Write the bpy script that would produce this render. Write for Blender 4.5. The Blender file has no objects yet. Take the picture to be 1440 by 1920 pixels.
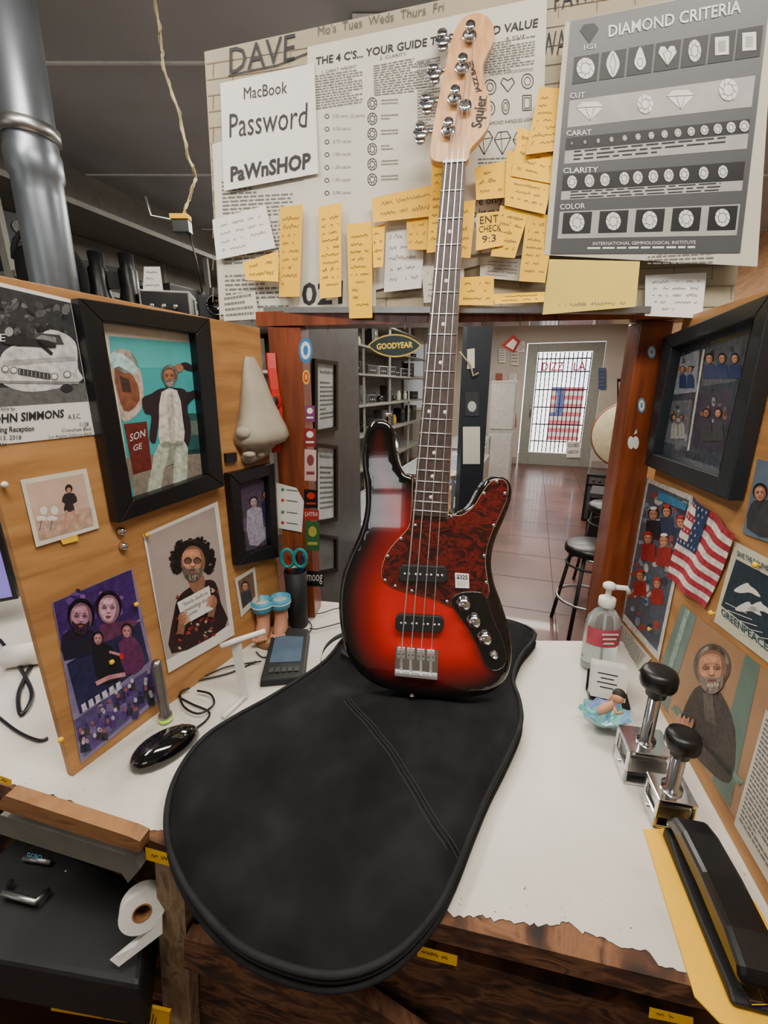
import bpy, bmesh, math, random
from mathutils import Vector, Matrix
from mathutils.geometry import delaunay_2d_cdt
random.seed(7)
S=bpy.context.scene
F=800.; TH=math.atan(235/800.); C=math.cos(TH); Sn=math.sin(TH)
CAM=Vector((0,0,1.61))
def ray(u,v):
    x=(u-720)/F; y=(960-v)/F
    return Vector((x, C+y*Sn, y*C-Sn))
class Plane:
    def __init__(s,p,n): s.p=Vector(p); s.n=Vector(n).normalized()
    def hit(s,u,v,off=0.):
        r=ray(u,v); return CAM+r*(((s.p+s.n*off-CAM).dot(s.n))/r.dot(s.n))
def H(u,v,z=1.0):
    return Plane((0,0,z),(0,0,1)).hit(u,v)
def zat(Y,v):
    r=ray(720,v); return CAM.z+r.z/r.y*Y
LEFT=Plane((-.51,.54,1),(1,-.4745,0))
RIGHT=Plane((.469,.364,1),(-1,.226,0))
HEAD=Plane((.15,.985,1.7),(-.2,-1,0))
POST=Plane((-.27,1.05,1),(-.1034,-1,0))
FRONT=Plane((-.294,.4335,1),(-.228,-1,0))
BACK=Plane((3.64,9.0,0),(-.34,-1,0))
# ---------------- materials
_mc={}; DN=[.12,25]
def lin(h):
    out=[]
    for i in (0,2,4):
        c=int(h[i:i+2],16)/255.
        out.append(c/12.92 if c<=.04045 else ((c+.055)/1.055)**2.4)
    return out
def col(h,rough=.6,metal=0.,noise=None,scale=None,coat=0.,emit=0.,trans=0.,bump=0.,alpha=1.,ior=1.45):
    if noise is None: noise=DN[0]
    if scale is None: scale=DN[1]
    key=(h,rough,metal,noise,scale,coat,emit,trans,bump,alpha)
    if key in _mc: return _mc[key]
    m=bpy.data.materials.new('surface_'+h); m.use_nodes=True
    nt=m.node_tree; b=nt.nodes['Principled BSDF']
    c=lin(h)
    tc=nt.nodes.new('ShaderNodeTexCoord'); nz=nt.nodes.new('ShaderNodeTexNoise')
    nz.inputs['Scale'].default_value=scale; nz.inputs['Detail'].default_value=4
    nt.links.new(tc.outputs['Object'],nz.inputs['Vector'])
    rp=nt.nodes.new('ShaderNodeValToRGB')
    rp.color_ramp.elements[0].position=.3; rp.color_ramp.elements[1].position=.7
    rp.color_ramp.elements[0].color=[x*(1-noise) for x in c]+[1]
    rp.color_ramp.elements[1].color=[min(1,x*(1+noise)) for x in c]+[1]
    nt.links.new(nz.outputs['Fac'],rp.inputs['Fac']); nt.links.new(rp.outputs['Color'],b.inputs['Base Color'])
    b.inputs['Roughness'].default_value=rough; b.inputs['Metallic'].default_value=metal
    b.inputs['Coat Weight'].default_value=coat; b.inputs['Coat Roughness'].default_value=.05
    b.inputs['Transmission Weight'].default_value=trans; b.inputs['IOR'].default_value=ior
    b.inputs['Alpha'].default_value=alpha
    if emit>0:
        b.inputs['Emission Color'].default_value=c+[1]; b.inputs['Emission Strength'].default_value=emit
    if bump>0:
        bp=nt.nodes.new('ShaderNodeBump'); bp.inputs['Strength'].default_value=bump; bp.inputs['Distance'].default_value=.004
        nt.links.new(nz.outputs['Fac'],bp.inputs['Height']); nt.links.new(bp.outputs['Normal'],b.inputs['Normal'])
    _mc[key]=m; return m
def rampmat(name,stops,scale=(1,1,1),nscale=8,detail=6,rough=.5,coat=0,dist=.0,bump=0.,metal=0,spec=.5):
    if name in _mc: return _mc[name]
    m=bpy.data.materials.new(name); m.use_nodes=True; nt=m.node_tree; b=nt.nodes['Principled BSDF']
    tc=nt.nodes.new('ShaderNodeTexCoord'); mp=nt.nodes.new('ShaderNodeMapping'); mp.inputs['Scale'].default_value=scale
    nz=nt.nodes.new('ShaderNodeTexNoise'); nz.inputs['Scale'].default_value=nscale; nz.inputs['Detail'].default_value=detail
    nz.inputs['Distortion'].default_value=dist
    nt.links.new(tc.outputs['Object'],mp.inputs['Vector']); nt.links.new(mp.outputs['Vector'],nz.inputs['Vector'])
    rp=nt.nodes.new('ShaderNodeValToRGB'); el=rp.color_ramp.elements
    while len(el)<len(stops): el.new(.5)
    for e,(p,h) in zip(el,stops): e.position=p; e.color=lin(h)+[1]
    nt.links.new(nz.outputs['Fac'],rp.inputs['Fac']); nt.links.new(rp.outputs['Color'],b.inputs['Base Color'])
    b.inputs['Roughness'].default_value=rough; b.inputs['Coat Weight'].default_value=coat; b.inputs['Metallic'].default_value=metal
    b.inputs['Coat Roughness'].default_value=.04; b.inputs['Specular IOR Level'].default_value=spec
    if bump>0:
        bp=nt.nodes.new('ShaderNodeBump'); bp.inputs['Strength'].default_value=bump; bp.inputs['Distance'].default_value=.003
        nt.links.new(nz.outputs['Fac'],bp.inputs['Height']); nt.links.new(bp.outputs['Normal'],b.inputs['Normal'])
    _mc[name]=m; return m
PLY=rampmat('plywood',[(.3,'96683A'),(.5,'AE7C45'),(.7,'BE8C54')],(2,2,14),3,8,.55,0,.4)
REDWOOD=rampmat('stained_wood',[(.3,'5A2812'),(.55,'783818'),(.75,'8C4824')],(14,14,1.5),4,6,.35,.2,.3)
WORN=rampmat('worn_wood',[(.3,'20140E'),(.45,'4A2C18'),(.58,'7A5234'),(.66,'3A2214'),(.8,'5E3A22')],(2,2,5),9,8,.8,0,.8,.4)
PALEWOOD=rampmat('pale_worn_wood',[(.3,'5E4630'),(.48,'9C8566'),(.6,'806444'),(.75,'A89678')],(6,6,2),8,8,.75,0,.6,.3)
TANWOOD=rampmat('tan_wood',[(.3,'6E4A2A'),(.5,'94683E'),(.7,'7C5430')],(3,3,14),5,8,.6,0,.5,.2)
COUNTER=rampmat('white_laminate',[(.2,'A89E90'),(.4,'C6BFB3'),(.6,'CFC9BE'),(.8,'D6D1C8')],(1,1,1),6,10,.42,0,.3)
MAPLE=rampmat('maple',[(.3,'B98052'),(.5,'CB9662'),(.7,'D6A676')],(20,20,2),5,6,.35,.3,.3)
ROSE=rampmat('rosewood',[(.3,'1E120E'),(.5,'33211A'),(.7,'46322A')],(40,40,3),6,6,.55,0,.3)
TORT=rampmat('tortoiseshell',[(.3,'0C0202'),(.42,'2E0504'),(.52,'620E08'),(.6,'220303'),(.75,'440806')],(1,1,1.6),26,8,.08,1,1.8)
FABRIC=rampmat('black_nylon',[(.3,'101011'),(.5,'181819'),(.7,'202021')],(1,1,1),14,10,.95,0,0,.15,spec=.15)
FLOORM=rampmat('brown_floor',[(.3,'3C241C'),(.5,'5A382E'),(.7,'6E4A40')],(1,1,1),1.3,8,.33,.1,.4,spec=.4)
CHROME=col('D8D8DA',.12,1,.04); STEEL=col('A8A8A6',.35,1,.1); BLACK=col('121213',.35,0,.2); GBLACK=col('0A0A0B',.08,0,.1,coat=1)
SATIN=col('F0F0F0',.38,1,.03)
MBLACK=col('1A1A1B',.6,0,.2); WHITE=col('DDDAD2',.6,0,.04); PAPER=col('CBC5B6',.7,0,.05,8); PAPER2=col('BBB4A4',.7,0,.06,8)
INK=col('242426',.7,0,.05); INKG=col('6A6762',.7,0,.05); YEL=col('F5BC14',.7,0,.06,12); YEL2=col('E8B018',.7,0,.07,12); PYEL=col('D8BC58',.7,0,.06,12)
RED=col('C0221A',.5,0,.1); SKIN=col('BC8466',.6,0,.1); SKIN2=col('96644A',.6,0,.1); HAIRC=col('241C18',.7,0,.25)
def hexof(m): return m.name[8:14]
def tone(m,k):
    h=hexof(m); r=[max(0,min(255,int(int(h[i:i+2],16)*k))) for i in(0,2,4)]
    return col('%02X%02X%02X'%tuple(r),.45,0,.2,140)
def catm(pts,closed=True,k=6):
    n=len(pts); out=[]
    P=[Vector(p) for p in pts]
    rng=range(n) if closed else range(n-1)
    for i in rng:
        if closed: a,b,c,d=P[(i-1)%n],P[i],P[(i+1)%n],P[(i+2)%n]
        else: a,b,c,d=P[max(i-1,0)],P[i],P[i+1],P[min(i+2,n-1)]
        for j in range(k):
            t=j/k
            out.append(.5*((2*b)+(c-a)*t+(2*a-5*b+4*c-d)*t*t+(-a+3*b-3*c+d)*t**3))
    if not closed: out.append(P[-1])
    return out
_tc={}
def text_mesh(s,bold=0.):
    k=(s,bold)
    if k in _tc: return _tc[k]
    cu=bpy.data.curves.new('lettering','FONT'); cu.body=s; cu.resolution_u=2; cu.offset=bold
    ob=bpy.data.objects.new('lettering',cu); S.collection.objects.link(ob)
    dg=bpy.context.evaluated_depsgraph_get(); e=ob.evaluated_get(dg); me=e.to_mesh()
    vs=[(v.co.x,v.co.y) for v in me.vertices]; fs=[tuple(p.vertices) for p in me.polygons]
    e.to_mesh_clear(); bpy.data.objects.remove(ob); bpy.data.curves.remove(cu)
    _tc[k]=(vs,fs); return _tc[k]
class MB:
    def __init__(s): s.v=[]; s.f=[]; s.m=[]; s.sm=[]; s.mats=[]; s.vc={}
    def mi(s,mat):
        if mat not in s.mats: s.mats.append(mat)
        return s.mats.index(mat)
    def add(s,vs,fs,mat,smooth=False):
        o=len(s.v); s.v+= [Vector(x) for x in vs]; k=s.mi(mat)
        for f in fs: s.f.append(tuple(o+i for i in f)); s.m.append(k); s.sm.append(smooth)
        return o
    def merge(s,t):
        o=len(s.v); s.v+=t.v; k0=[s.mi(m) for m in t.mats]
        for f_,m_,s_ in zip(t.f,t.m,t.sm): s.f.append(tuple(i+o for i in f_)); s.m.append(k0[m_]); s.sm.append(s_)
    def prism(s,pts,vec,mat,side=None,smooth=False):
        n=len(pts); vec=Vector(vec); a=[Vector(p) for p in pts]; b=[p+vec for p in a]
        o=s.add(a+b,[tuple(range(n))[::-1],tuple(range(n,2*n))],mat)
        k=s.mi(side or mat)
        for i in range(n):
            j=(i+1)%n; s.f.append((o+i,o+j,o+n+j,o+n+i)); s.m.append(k); s.sm.append(smooth)
    def box(s,c,d,mat,rot=None):
        c=Vector(c); R=rot or Matrix.Identity(3)
        vs=[c+R@Vector((x*d[0]/2,y*d[1]/2,z*d[2]/2)) for x in(-1,1) for y in(-1,1) for z in(-1,1)]
        s.add(vs,[(0,1,3,2),(4,6,7,5),(0,4,5,1),(2,3,7,6),(0,2,6,4),(1,5,7,3)],mat)
    def tube(s,pts,r,mat,n=8,closed=False,taper=None):
        pts=[Vector(p) for p in pts]; m=len(pts); vs=[]; up=Vector((.13,.2,1)).normalized()
        for i,p in enumerate(pts):
            a=pts[(i-1)%m] if (i>0 or closed) else p; b=pts[(i+1)%m] if (i<m-1 or closed) else p
            t=(b-a); t=t.normalized() if t.length>1e-9 else Vector((0,0,1))
            u=t.cross(up)
            if u.length<.05: u=t.cross(Vector((1,0,0)))
            u.normalize(); w=u.cross(t)
            rr=r*(taper[i] if taper else 1)
            for k in range(n):
                a_=2*math.pi*k/n; vs.append(p+u*math.cos(a_)*rr+w*math.sin(a_)*rr)
        fs=[]
        for i in range(m if closed else m-1):
            for k in range(n):
                j=(i+1)%m; k2=(k+1)%n; fs.append((i*n+k,i*n+k2,j*n+k2,j*n+k))
        if not closed: fs+= [tuple(range(n))[::-1],tuple(range((m-1)*n,m*n))]
        s.add(vs,fs,mat,True)
    def lathe(s,o,ax,prof,mat,n=24,sx=1.,sy=1.,ref=None):
        ax=Vector(ax).normalized(); u=ax.cross(Vector(ref) if ref else (Vector((0,1,0)) if abs(ax.y)<.8 else Vector((1,0,0)))).normalized(); w=ax.cross(u)
        o=Vector(o); vs=[]
        for r,h in prof:
            for k in range(n):
                a=2*math.pi*k/n; vs.append(o+ax*h+u*math.cos(a)*r*sx+w*math.sin(a)*r*sy)
        fs=[]
        for i in range(len(prof)-1):
            for k in range(n):
                k2=(k+1)%n; fs.append((i*n+k,i*n+k2,(i+1)*n+k2,(i+1)*n+k))
        fs+= [tuple(range(n))[::-1],tuple(range((len(prof)-1)*n,len(prof)*n))]
        s.add(vs,fs,mat,True)
    def ring_lathe(s,o,ax,prof,mat,n=28):
        ax=Vector(ax).normalized(); u=ax.cross(Vector((0,0,1)) if abs(ax.z)<.9 else Vector((1,0,0))).normalized(); w=ax.cross(u); o=Vector(o); m=len(prof); vs=[]
        for r,h in prof:
            for k in range(n): a=2*math.pi*k/n; vs.append(o+ax*h+u*math.cos(a)*r+w*math.sin(a)*r)
        s.add(vs,[(i*n+k,i*n+(k+1)%n,((i+1)%m)*n+(k+1)%n,((i+1)%m)*n+k) for i in range(m) for k in range(n)],mat,False)
    def ball(s,c,r,mat,sc=(1,1,1),rot=None,n=16,m=10):
        R=rot or Matrix.Identity(3); c=Vector(c); vs=[]
        for i in range(m+1):
            t=math.pi*i/m
            for k in range(n):
                a=2*math.pi*k/n
                vs.append(c+R@Vector((math.sin(t)*math.cos(a)*r*sc[0],math.sin(t)*math.sin(a)*r*sc[1],math.cos(t)*r*sc[2])))
        fs=[(i*n+k,i*n+(k+1)%n,(i+1)*n+(k+1)%n,(i+1)*n+k) for i in range(m) for k in range(n)]
        s.add(vs,fs,mat,True)
    def loft(s,rings,mat,cap=True):
        n=len(rings[0]); vs=[p for r in rings for p in r]
        fs=[(i*n+k,i*n+(k+1)%n,(i+1)*n+(k+1)%n,(i+1)*n+k) for i in range(len(rings)-1) for k in range(n)]
        if cap: fs+= [tuple(range(n))[::-1],tuple(range((len(rings)-1)*n,len(rings)*n))]
        s.add(vs,fs,mat,True)
    def text3(s,t,P0,P1,Up,mat,bold=0.):
        vs,fs=text_mesh(t,bold)
        if not vs: return
        x0=min(v[0] for v in vs); x1=max(v[0] for v in vs); y1=max(v[1] for v in vs)
        s.add([P0+(P1-P0)*((x-x0)/(x1-x0))+Up*(y/y1) for x,y in vs],fs,mat)
PW={}
def mk(mb,name,label=None,cat=None,parent=None,group=None,kind=None,bevel=0):
    me=bpy.data.meshes.new(name)
    xs=[v.x for v in mb.v]; ys=[v.y for v in mb.v]; zs=[v.z for v in mb.v]
    org=Vector(((min(xs)+max(xs))/2,(min(ys)+max(ys))/2,min(zs)))
    me.from_pydata([v-org for v in mb.v],[],mb.f)
    for m in mb.mats: me.materials.append(m)
    me.polygons.foreach_set('material_index',mb.m); me.polygons.foreach_set('use_smooth',mb.sm)
    if mb.vc:
        at=me.color_attributes.new('burst','FLOAT_COLOR','POINT')
        for i in range(len(mb.v)): at.data[i].color=mb.vc.get(i,(0.004,0.003,0.003,1))
    me.update()
    ob=bpy.data.objects.new(name,me); S.collection.objects.link(ob)
    if parent:
        ob.parent=parent; ob.location=org-PW[parent.name]
    else: ob.location=org
    PW[ob.name]=org
    if bevel:
        b=ob.modifiers.new('edge','BEVEL'); b.width=bevel; b.segments=2; b.limit_method='ANGLE'; b.angle_limit=.7
    if label: ob['label']=label
    if cat and not parent: ob['category']=cat
    if group: ob['group']=group
    if kind: ob['kind']=kind
    return ob
def thing(name,label,cat,loc,group=None,kind=None):
    e=bpy.data.objects.new(name,None); e.empty_display_size=.02; S.collection.objects.link(e)
    e.location=Vector(loc); PW[e.name]=Vector(loc); e['label']=label; e['category']=cat
    if group: e['group']=group
    if kind: e['kind']=kind
    return e
# ---------------- flat printed things on a real plane
class Sheet(MB):
    def __init__(s,plane,off=.001): super().__init__(); s.pl=plane; s.off=off; s.curl=None
    def P(s,u,v,l=0):
        o=s.off+l*.0003
        if s.curl:
            t=max(0,min(1,(v-s.curl[0])/(s.curl[1]-s.curl[0]))); o+=s.curl[2]*t*t
        return s.pl.hit(u,v,o)
    def base(s,q,mat,curl=0,l=0):
        if curl: s.curl=(min(p[1] for p in q),max(p[1] for p in q),curl)
        n=6; s.q=q; vs=[]
        for i in range(n+1):
            t=i/n
            a=(q[0][0]*(1-t)+q[3][0]*t,q[0][1]*(1-t)+q[3][1]*t); b=(q[1][0]*(1-t)+q[2][0]*t,q[1][1]*(1-t)+q[2][1]*t)
            vs+= [s.P(*a,l),s.P(*b,l)]
        s.add(vs,[(2*i,2*i+2,2*i+3,2*i+1) for i in range(n)],mat)
        return s
    def uv(s,a,b,q=None):
        q=q or s.q
        return (((q[0][0]*(1-a)+q[1][0]*a)*(1-b)+(q[3][0]*(1-a)+q[2][0]*a)*b),((q[0][1]*(1-a)+q[1][1]*a)*(1-b)+(q[3][1]*(1-a)+q[2][1]*a)*b))
    def poly(s,pts,mat,l=1,smooth=0):
        if smooth: pts=[tuple(p) for p in catm([(a,b,0) for a,b in pts],True,smooth)]; pts=[(p[0],p[1]) for p in pts]
        s.add([s.P(u,v,l) for u,v in pts],[tuple(range(len(pts)))],mat)
    def ell(s,cx,cy,rx,ry,mat,l=2,rot=0,n=22):
        c,q=math.cos(rot),math.sin(rot)
        s.poly([(cx+rx*math.cos(t)*c-ry*math.sin(t)*q,cy+rx*math.cos(t)*q+ry*math.sin(t)*c) for t in [2*math.pi*i/n for i in range(n)]],mat,l)
    def uvrect(s,a0,b0,a1,b1,mat,l=1,q=None):
        s.poly([s.uv(a0,b0,q),s.uv(a1,b0,q),s.uv(a1,b1,q),s.uv(a0,b1,q)],mat,l)
    def text(s,t,x0,y0,x1,y1,h,mat,l=3,bold=0.):
        P0=s.P(x0,y0,l); P1=s.P(x1,y1,l); Up=s.P(x0,y0-h,l)-P0; s.text3(t,P0,P1,Up,mat,bold)
    def line(s,pts,w,mat,l=2):
        for (a,b),(c,d) in zip(pts[:-1],pts[1:]):
            L=math.hypot(c-a,d-b) or 1; nx,ny=-(d-b)/L*w/2,(c-a)/L*w/2
            s.poly([(a+nx,b+ny),(c+nx,d+ny),(c-nx,d-ny),(a-nx,b-ny)],mat,l)
    def ring(s,cx,cy,rx,ry,w,mat,l=2,n=16):
        s.line([(cx+rx*math.cos(2*math.pi*i/n),cy+ry*math.sin(2*math.pi*i/n)) for i in range(n+1)],w,mat,l)
    def bars(s,rows,mat,l=2,q=None,m=.06,th=.42,cols=1):
        for c in range(cols):
            for i in range(rows):
                b0=m+(1-2*m)*i/rows; b1=b0+(1-2*m)/rows*th
                lo=m+(1-2*m)*c/cols; hi=m+(1-2*m)*(c+.92)/cols; a=lo
                end=hi if random.random()<.8 else lo+(hi-lo)*random.uniform(.4,.9)
                while a<end:
                    w=(hi-lo)*random.uniform(.04,.13); s.uvrect(a,b0,min(a+w,end),b1,mat,l,q); a+=w+(hi-lo)*.022
    def scrib(s,rows,mat,q=None,m=.1,w=.9,l=2,amp=.2):
        qq=q or s.q; W=math.hypot(qq[1][0]-qq[0][0],qq[1][1]-qq[0][1]); st=2.6/max(W,10)
        for i in range(rows):
            b=m+(1-2*m)*(i+.5)/rows; a=m+random.uniform(0,.06); pts=[]; end=1-m if random.random()<.7 else random.uniform(.5,.9); k=0
            while a<end:
                tall=1.9 if random.random()<.15 else 1
                pts.append(s.uv(a,b+(amp*tall*-1 if k%2 else amp)*(1-2*m)/rows*random.uniform(.3,1),q)); a+=st*random.uniform(.5,1.6); k+=1
                if random.random()<.13:
                    if len(pts)>1: s.line(pts,w,mat,l)
                    pts=[]; a+=st*2
            if len(pts)>1: s.line(pts,w,mat,l)
def scr_head(sh,cx,cy,r,skin,hair,l=3,rot=0,beard=None,glasses=False,curly=False,cap=0):
    rs=random.Random(int(cx*7+cy)); hd,hl=tone(hair,.7),tone(hair,1.5)
    if curly:
        sh.ell(cx,cy-r*.35,r*1.12,r*1.05,hd,l)
        for i in range(170):
            a=math.pi*(-1.22+1.44*rs.random()); q=rs.uniform(.7,1.32); sh.ell(cx+r*q*math.cos(a),cy-r*.15+r*1.05*q*math.sin(a),r*rs.uniform(.08,.2),r*rs.uniform(.07,.18),rs.choice([hair,hd,hd,hl]),l,rot=rs.random()*3,n=8)
    else:
        sh.ell(cx,cy-r*.2,r*.92,r*1.1,hd,l)
        for i in range(10): a=math.pi*(-1+rs.random()); sh.ell(cx+r*.68*math.cos(a),cy-r*.2+r*.85*math.sin(a),r*.16,r*.3,rs.choice([hair,hl]),l,rot=a,n=9)
    sh.ell(cx,cy,r*.74,r,tone(skin,.68),l+1)
    sh.poly([(cx-r*.62,cy-r*.5),(cx-r*.2,cy-r*.78),(cx+r*.3,cy-r*.74),(cx+r*.48,cy-r*.3),(cx+r*.44,cy+r*.3),(cx+r*.2,cy+r*.8),(cx-r*.2,cy+r*.82),(cx-r*.58,cy+r*.3)],skin,l+2,3)
    sh.ell(cx-r*.08,cy-r*.5,r*.34,r*.17,tone(skin,1.12),l+3); sh.ell(cx-r*.38,cy+r*.2,r*.16,r*.13,tone(skin,1.1),l+3); sh.ell(cx+r*.3,cy+r*.2,r*.13,r*.12,tone(skin,1.05),l+3)
    for d in(-1,1):
        x=cx+d*r*.28-r*.03
        sh.ell(x,cy-r*.1,r*.19,r*.11,tone(skin,.6),l+3); sh.ell(x,cy-r*.09,r*.09,r*.035,tone(skin,1.1),l+4,n=10); sh.ell(x,cy-r*.09,r*.05,r*.04,hd,l+5,n=10)
        sh.poly([(x-r*.18,cy-r*.24),(x,cy-r*.31),(x+r*.18,cy-r*.24),(x,cy-r*.26)],hd,l+4)
        if glasses: sh.ring(x,cy-r*.09,r*.22,r*.16,r*.05,INK,l+6,14)
    sh.poly([(cx-r*.05,cy-r*.15),(cx+r*.03,cy-r*.15),(cx+r*.1,cy+r*.2),(cx-r*.02,cy+r*.26),(cx-r*.14,cy+r*.2)],tone(skin,1.15),l+3)
    sh.poly([(cx-r*.15,cy+r*.2),(cx-r*.02,cy+r*.25),(cx+r*.13,cy+r*.19),(cx+r*.08,cy+r*.3),(cx-r*.1,cy+r*.31)],tone(skin,.55),l+4)
    if beard:
        sh.poly([(cx-r*.62,cy+r*.22),(cx-r*.34,cy+r*.42),(cx-r*.03,cy+r*.36),(cx+r*.3,cy+r*.42),(cx+r*.56,cy+r*.2),(cx+r*.5,cy+r*.85),(cx,cy+r*1.2),(cx-r*.48,cy+r*.88)],tone(beard,.8),l+4,3)
        for i in range(18): sh.ell(cx+rs.uniform(-.42,.4)*r,cy+r*rs.uniform(.5,1.),r*.05,r*.13,tone(beard,rs.choice([.6,1.15,1.3])),l+5,n=7)
    sh.ell(cx-r*.02,cy+r*.52,r*.2,r*.045,col('6E342E',.5),l+6); sh.ell(cx-r*.02,cy+r*.58,r*.16,r*.04,col('A0604E',.5),l+6)
def sheet(name,label,cat,sh,group=None,parent=None): return mk(sh,name,label,cat,parent,group)
def pframe(plane,off,outer,inner,depth,mat,mb=None):
    mb=mb or MB(); n=plane.n
    for i in range(4):
        j=(i+1)%4
        a=[plane.hit(*outer[i],off+depth),plane.hit(*outer[j],off+depth),plane.hit(*inner[j],off+depth),plane.hit(*inner[i],off+depth)]
        mb.prism(a,-n*depth,mat)
    return mb
# =====================================================================  ROOM SHELL
def struct(mb,name,label): 
    o=mk(mb,name,label,'room'); o['kind']='structure'; return o
mb=MB(); mb.prism([(-6,-2,0),(8,-2,0),(8,13,0),(-6,13,0)],(0,0,-.1),FLOORM)
tl=col('34201A',.6)
for k in range(20):
    y=1.5+k*.6; mb.add([(-5,y+1.6,.001),(7,y-2.4,.001),(7,y-2.393,.001),(-5,y+1.607,.001)],[(0,1,2,3)],tl)
    x=-4+k*.6; mb.add([(x-.5,0,.001),(x-.493,0,.001),(x+3.6,12,.001),(x+3.593,12,.001)],[(0,1,2,3)],tl)
struct(mb,'floor','polished reddish brown shop floor')
CEIL=col('B0B3B6',.7,0,.1,2)
mb=MB(); mb.prism([(-6,-2,2.8),(8,-2,2.8),(8,13,2.8),(-6,13,2.8)],(0,0,.1),CEIL)
for k in range(12):
    y=1.0+k*.9; mb.box((1,y+.15,2.797),(14,.012,.006),col('E0E0DC'))
struct(mb,'ceiling','grey panelled ceiling with pale seams')
rB=Vector((.947,-.322,0)).normalized(); nB=BACK.n; OB=Vector((3.64,9.0,0))
WALLM=col('B0A99D',.7,0,.08,3)
def bwall(mb,t0,t1,z0,z1,mat,off=0,th=.15):
    a=[OB+rB*t0+nB*off+Vector((0,0,z0)),OB+rB*t1+nB*off+Vector((0,0,z0)),OB+rB*t1+nB*off+Vector((0,0,z1)),OB+rB*t0+nB*off+Vector((0,0,z1))]
    mb.prism(a,-nB*th,mat)
mb=MB()
bwall(mb,-6.5,-3.4,0,2.8,WALLM); bwall(mb,-3.4,-2.7,0,1.1,WALLM); bwall(mb,-3.4,-2.7,2.55,2.8,WALLM); bwall(mb,-2.7,-.78,0,2.8,WALLM)
bwall(mb,-.78,.68,2.46,2.8,WALLM); bwall(mb,.68,3,0,2.8,WALLM)
struct(mb,'wall_back','off-white shop front wall with a door and a window')
mb=MB(); LW=lambda Y,o=0: Vector((-2.743+.34*Y+o,Y-.34*o,0))
mb.prism([LW(.2),LW(11.2),LW(11.2,-.15),LW(.2,-.15)],(0,0,2.8),col('6E6C66',.7)); struct(mb,'wall_left','grey shop side wall behind the shelves')
RW=lambda Y: Vector((1.706+.34*Y,Y,0))
mb=MB(); mb.prism([RW(2.5),RW(8.62),RW(8.62)+Vector((.15,-.05,0)),RW(2.5)+Vector((.15,-.05,0))],(0,0,2.8),PLY); struct(mb,'wall_right','orange plywood clad side wall')
mb=MB(); mb.prism([(3.46,6.5,0),(3.88,6.5,0),(3.9,6.6,0),(3.5,6.6,0)],(0,0,2.8),PLY); struct(mb,'wall_pier','orange wooden pier beside the shop door')
mb=MB(); 
for a,b in((-2.68,-.8),(.7,.98)): bwall(mb,a,b,0,.14,col('8A847A'),.012,.012)
struct(mb,'baseboard_back','grey painted baseboard along the shop front')
EXT=rampmat('street_daylight',[(.3,'B8C8E0'),(.5,'F2F4F8'),(.7,'D8C8B8')],(1,1,1),.8,5)
nt=EXT.node_tree; bb=nt.nodes['Principled BSDF']; bb.inputs['Emission Strength'].default_value=3.4  # self-lit ramp stands in for outdoor daylight
nt.links.new([n for n in nt.nodes if n.type=='VALTORGB'][0].outputs['Color'],bb.inputs['Emission Color'])
mb=MB(); bwall(mb,-5,3,0,3.4,EXT,-1.6,.05); struct(mb,'wall_street','glowing backdrop standing in for daylight behind the door and window')  # emissive card for the bright street, no building modelled
FW=col('8E887C',.7,0,.1,3); mb=MB()
for x0,x1,z0,z1 in((-2.6,-1.15,0,2.8),(-.35,2.4,0,2.8),(-1.15,-.35,0,1.75),(-1.15,-.35,2.45,2.8)): mb.box(((x0+x1)/2,-1.95,(z0+z1)/2),(x1-x0,.1,z1-z0),FW)
struct(mb,'wall_front','grey wall added behind the camera for the reflection on the bass')  # wall added behind the camera, shapes the reflection on the bass
d=thing('window_2','high window with white bars, added for the reflection on the bass','window',(-.75,-1.95,1.75)); d['kind']='structure'  # window added out of view to put a highlight on the bass
mb=MB()
for x in(-1.13,-.75,-.37): mb.box((x,-1.93,2.1),(.035,.07,.7),WHITE)
for z in(1.77,2.1,2.43): mb.box((-.75,-1.93,z),(.8,.07,.035),WHITE)
mk(mb,'window_frame','white frame',parent=d)
mb=MB(); mb.box((-.75,-2.3,2.1),(1.6,.03,1.5),EXT); struct(mb,'wall_yard','glowing panel behind the added window, reflected in the bass')  # emissive panel, the bright source seen in the bass reflection
DG=col('84867E',.5); 
d=thing('door_1','grey framed glass shop door with security bars','door',OB+rB*-.05); d['kind']='structure'
mb=MB()
for a in((-.76,-.56),(.46,.66)): bwall(mb,a[0],a[1],0,2.44,DG,.03,.1)
bwall(mb,-.56,.46,2.28,2.44,DG,.03,.1); bwall(mb,-.56,.46,0,.26,DG,.03,.1)
mk(mb,'door_frame','grey painted frame',parent=d,bevel=.006)
mb=MB()
for i in range(13):
    t=-.54+i*.082; a=OB+rB*t-nB*.05; mb.tube([a+Vector((0,0,.27)),a+Vector((0,0,2.27))],.010,BLACK,6)
for z in(.5,.85,1.2,1.55,1.9,2.15):
    a=OB-nB*.05; mb.tube([a+rB*-.55+Vector((0,0,z)),a+rB*.45+Vector((0,0,z))],.012,BLACK,6)
mk(mb,'security_bars','black steel grille',parent=d)
mb=MB(); mb.text3('DIZZ',OB+rB*-.45-nB*.01+Vector((0,0,1.92)),OB+rB*-.05-nB*.01+Vector((0,0,1.92)),Vector((0,0,.16)),col('C0405A'),.01)
mb.text3('LA',OB+rB*.14-nB*.01+Vector((0,0,1.92)),OB+rB*.36-nB*.01+Vector((0,0,1.92)),Vector((0,0,.16)),col('C0405A'),.01)
mk(mb,'window_lettering','red painted letters',parent=d)
mb=MB(); mb.tube([OB+rB*-.6+nB*.05+Vector((0,0,1.0)),OB+rB*-.6+nB*.08+Vector((0,0,1.03)),OB+rB*-.6+nB*.08+Vector((0,0,1.2)),OB+rB*-.6+nB*.05+Vector((0,0,1.23))],.012,STEEL)
mk(mb,'handle','steel pull handle',parent=d)
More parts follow.
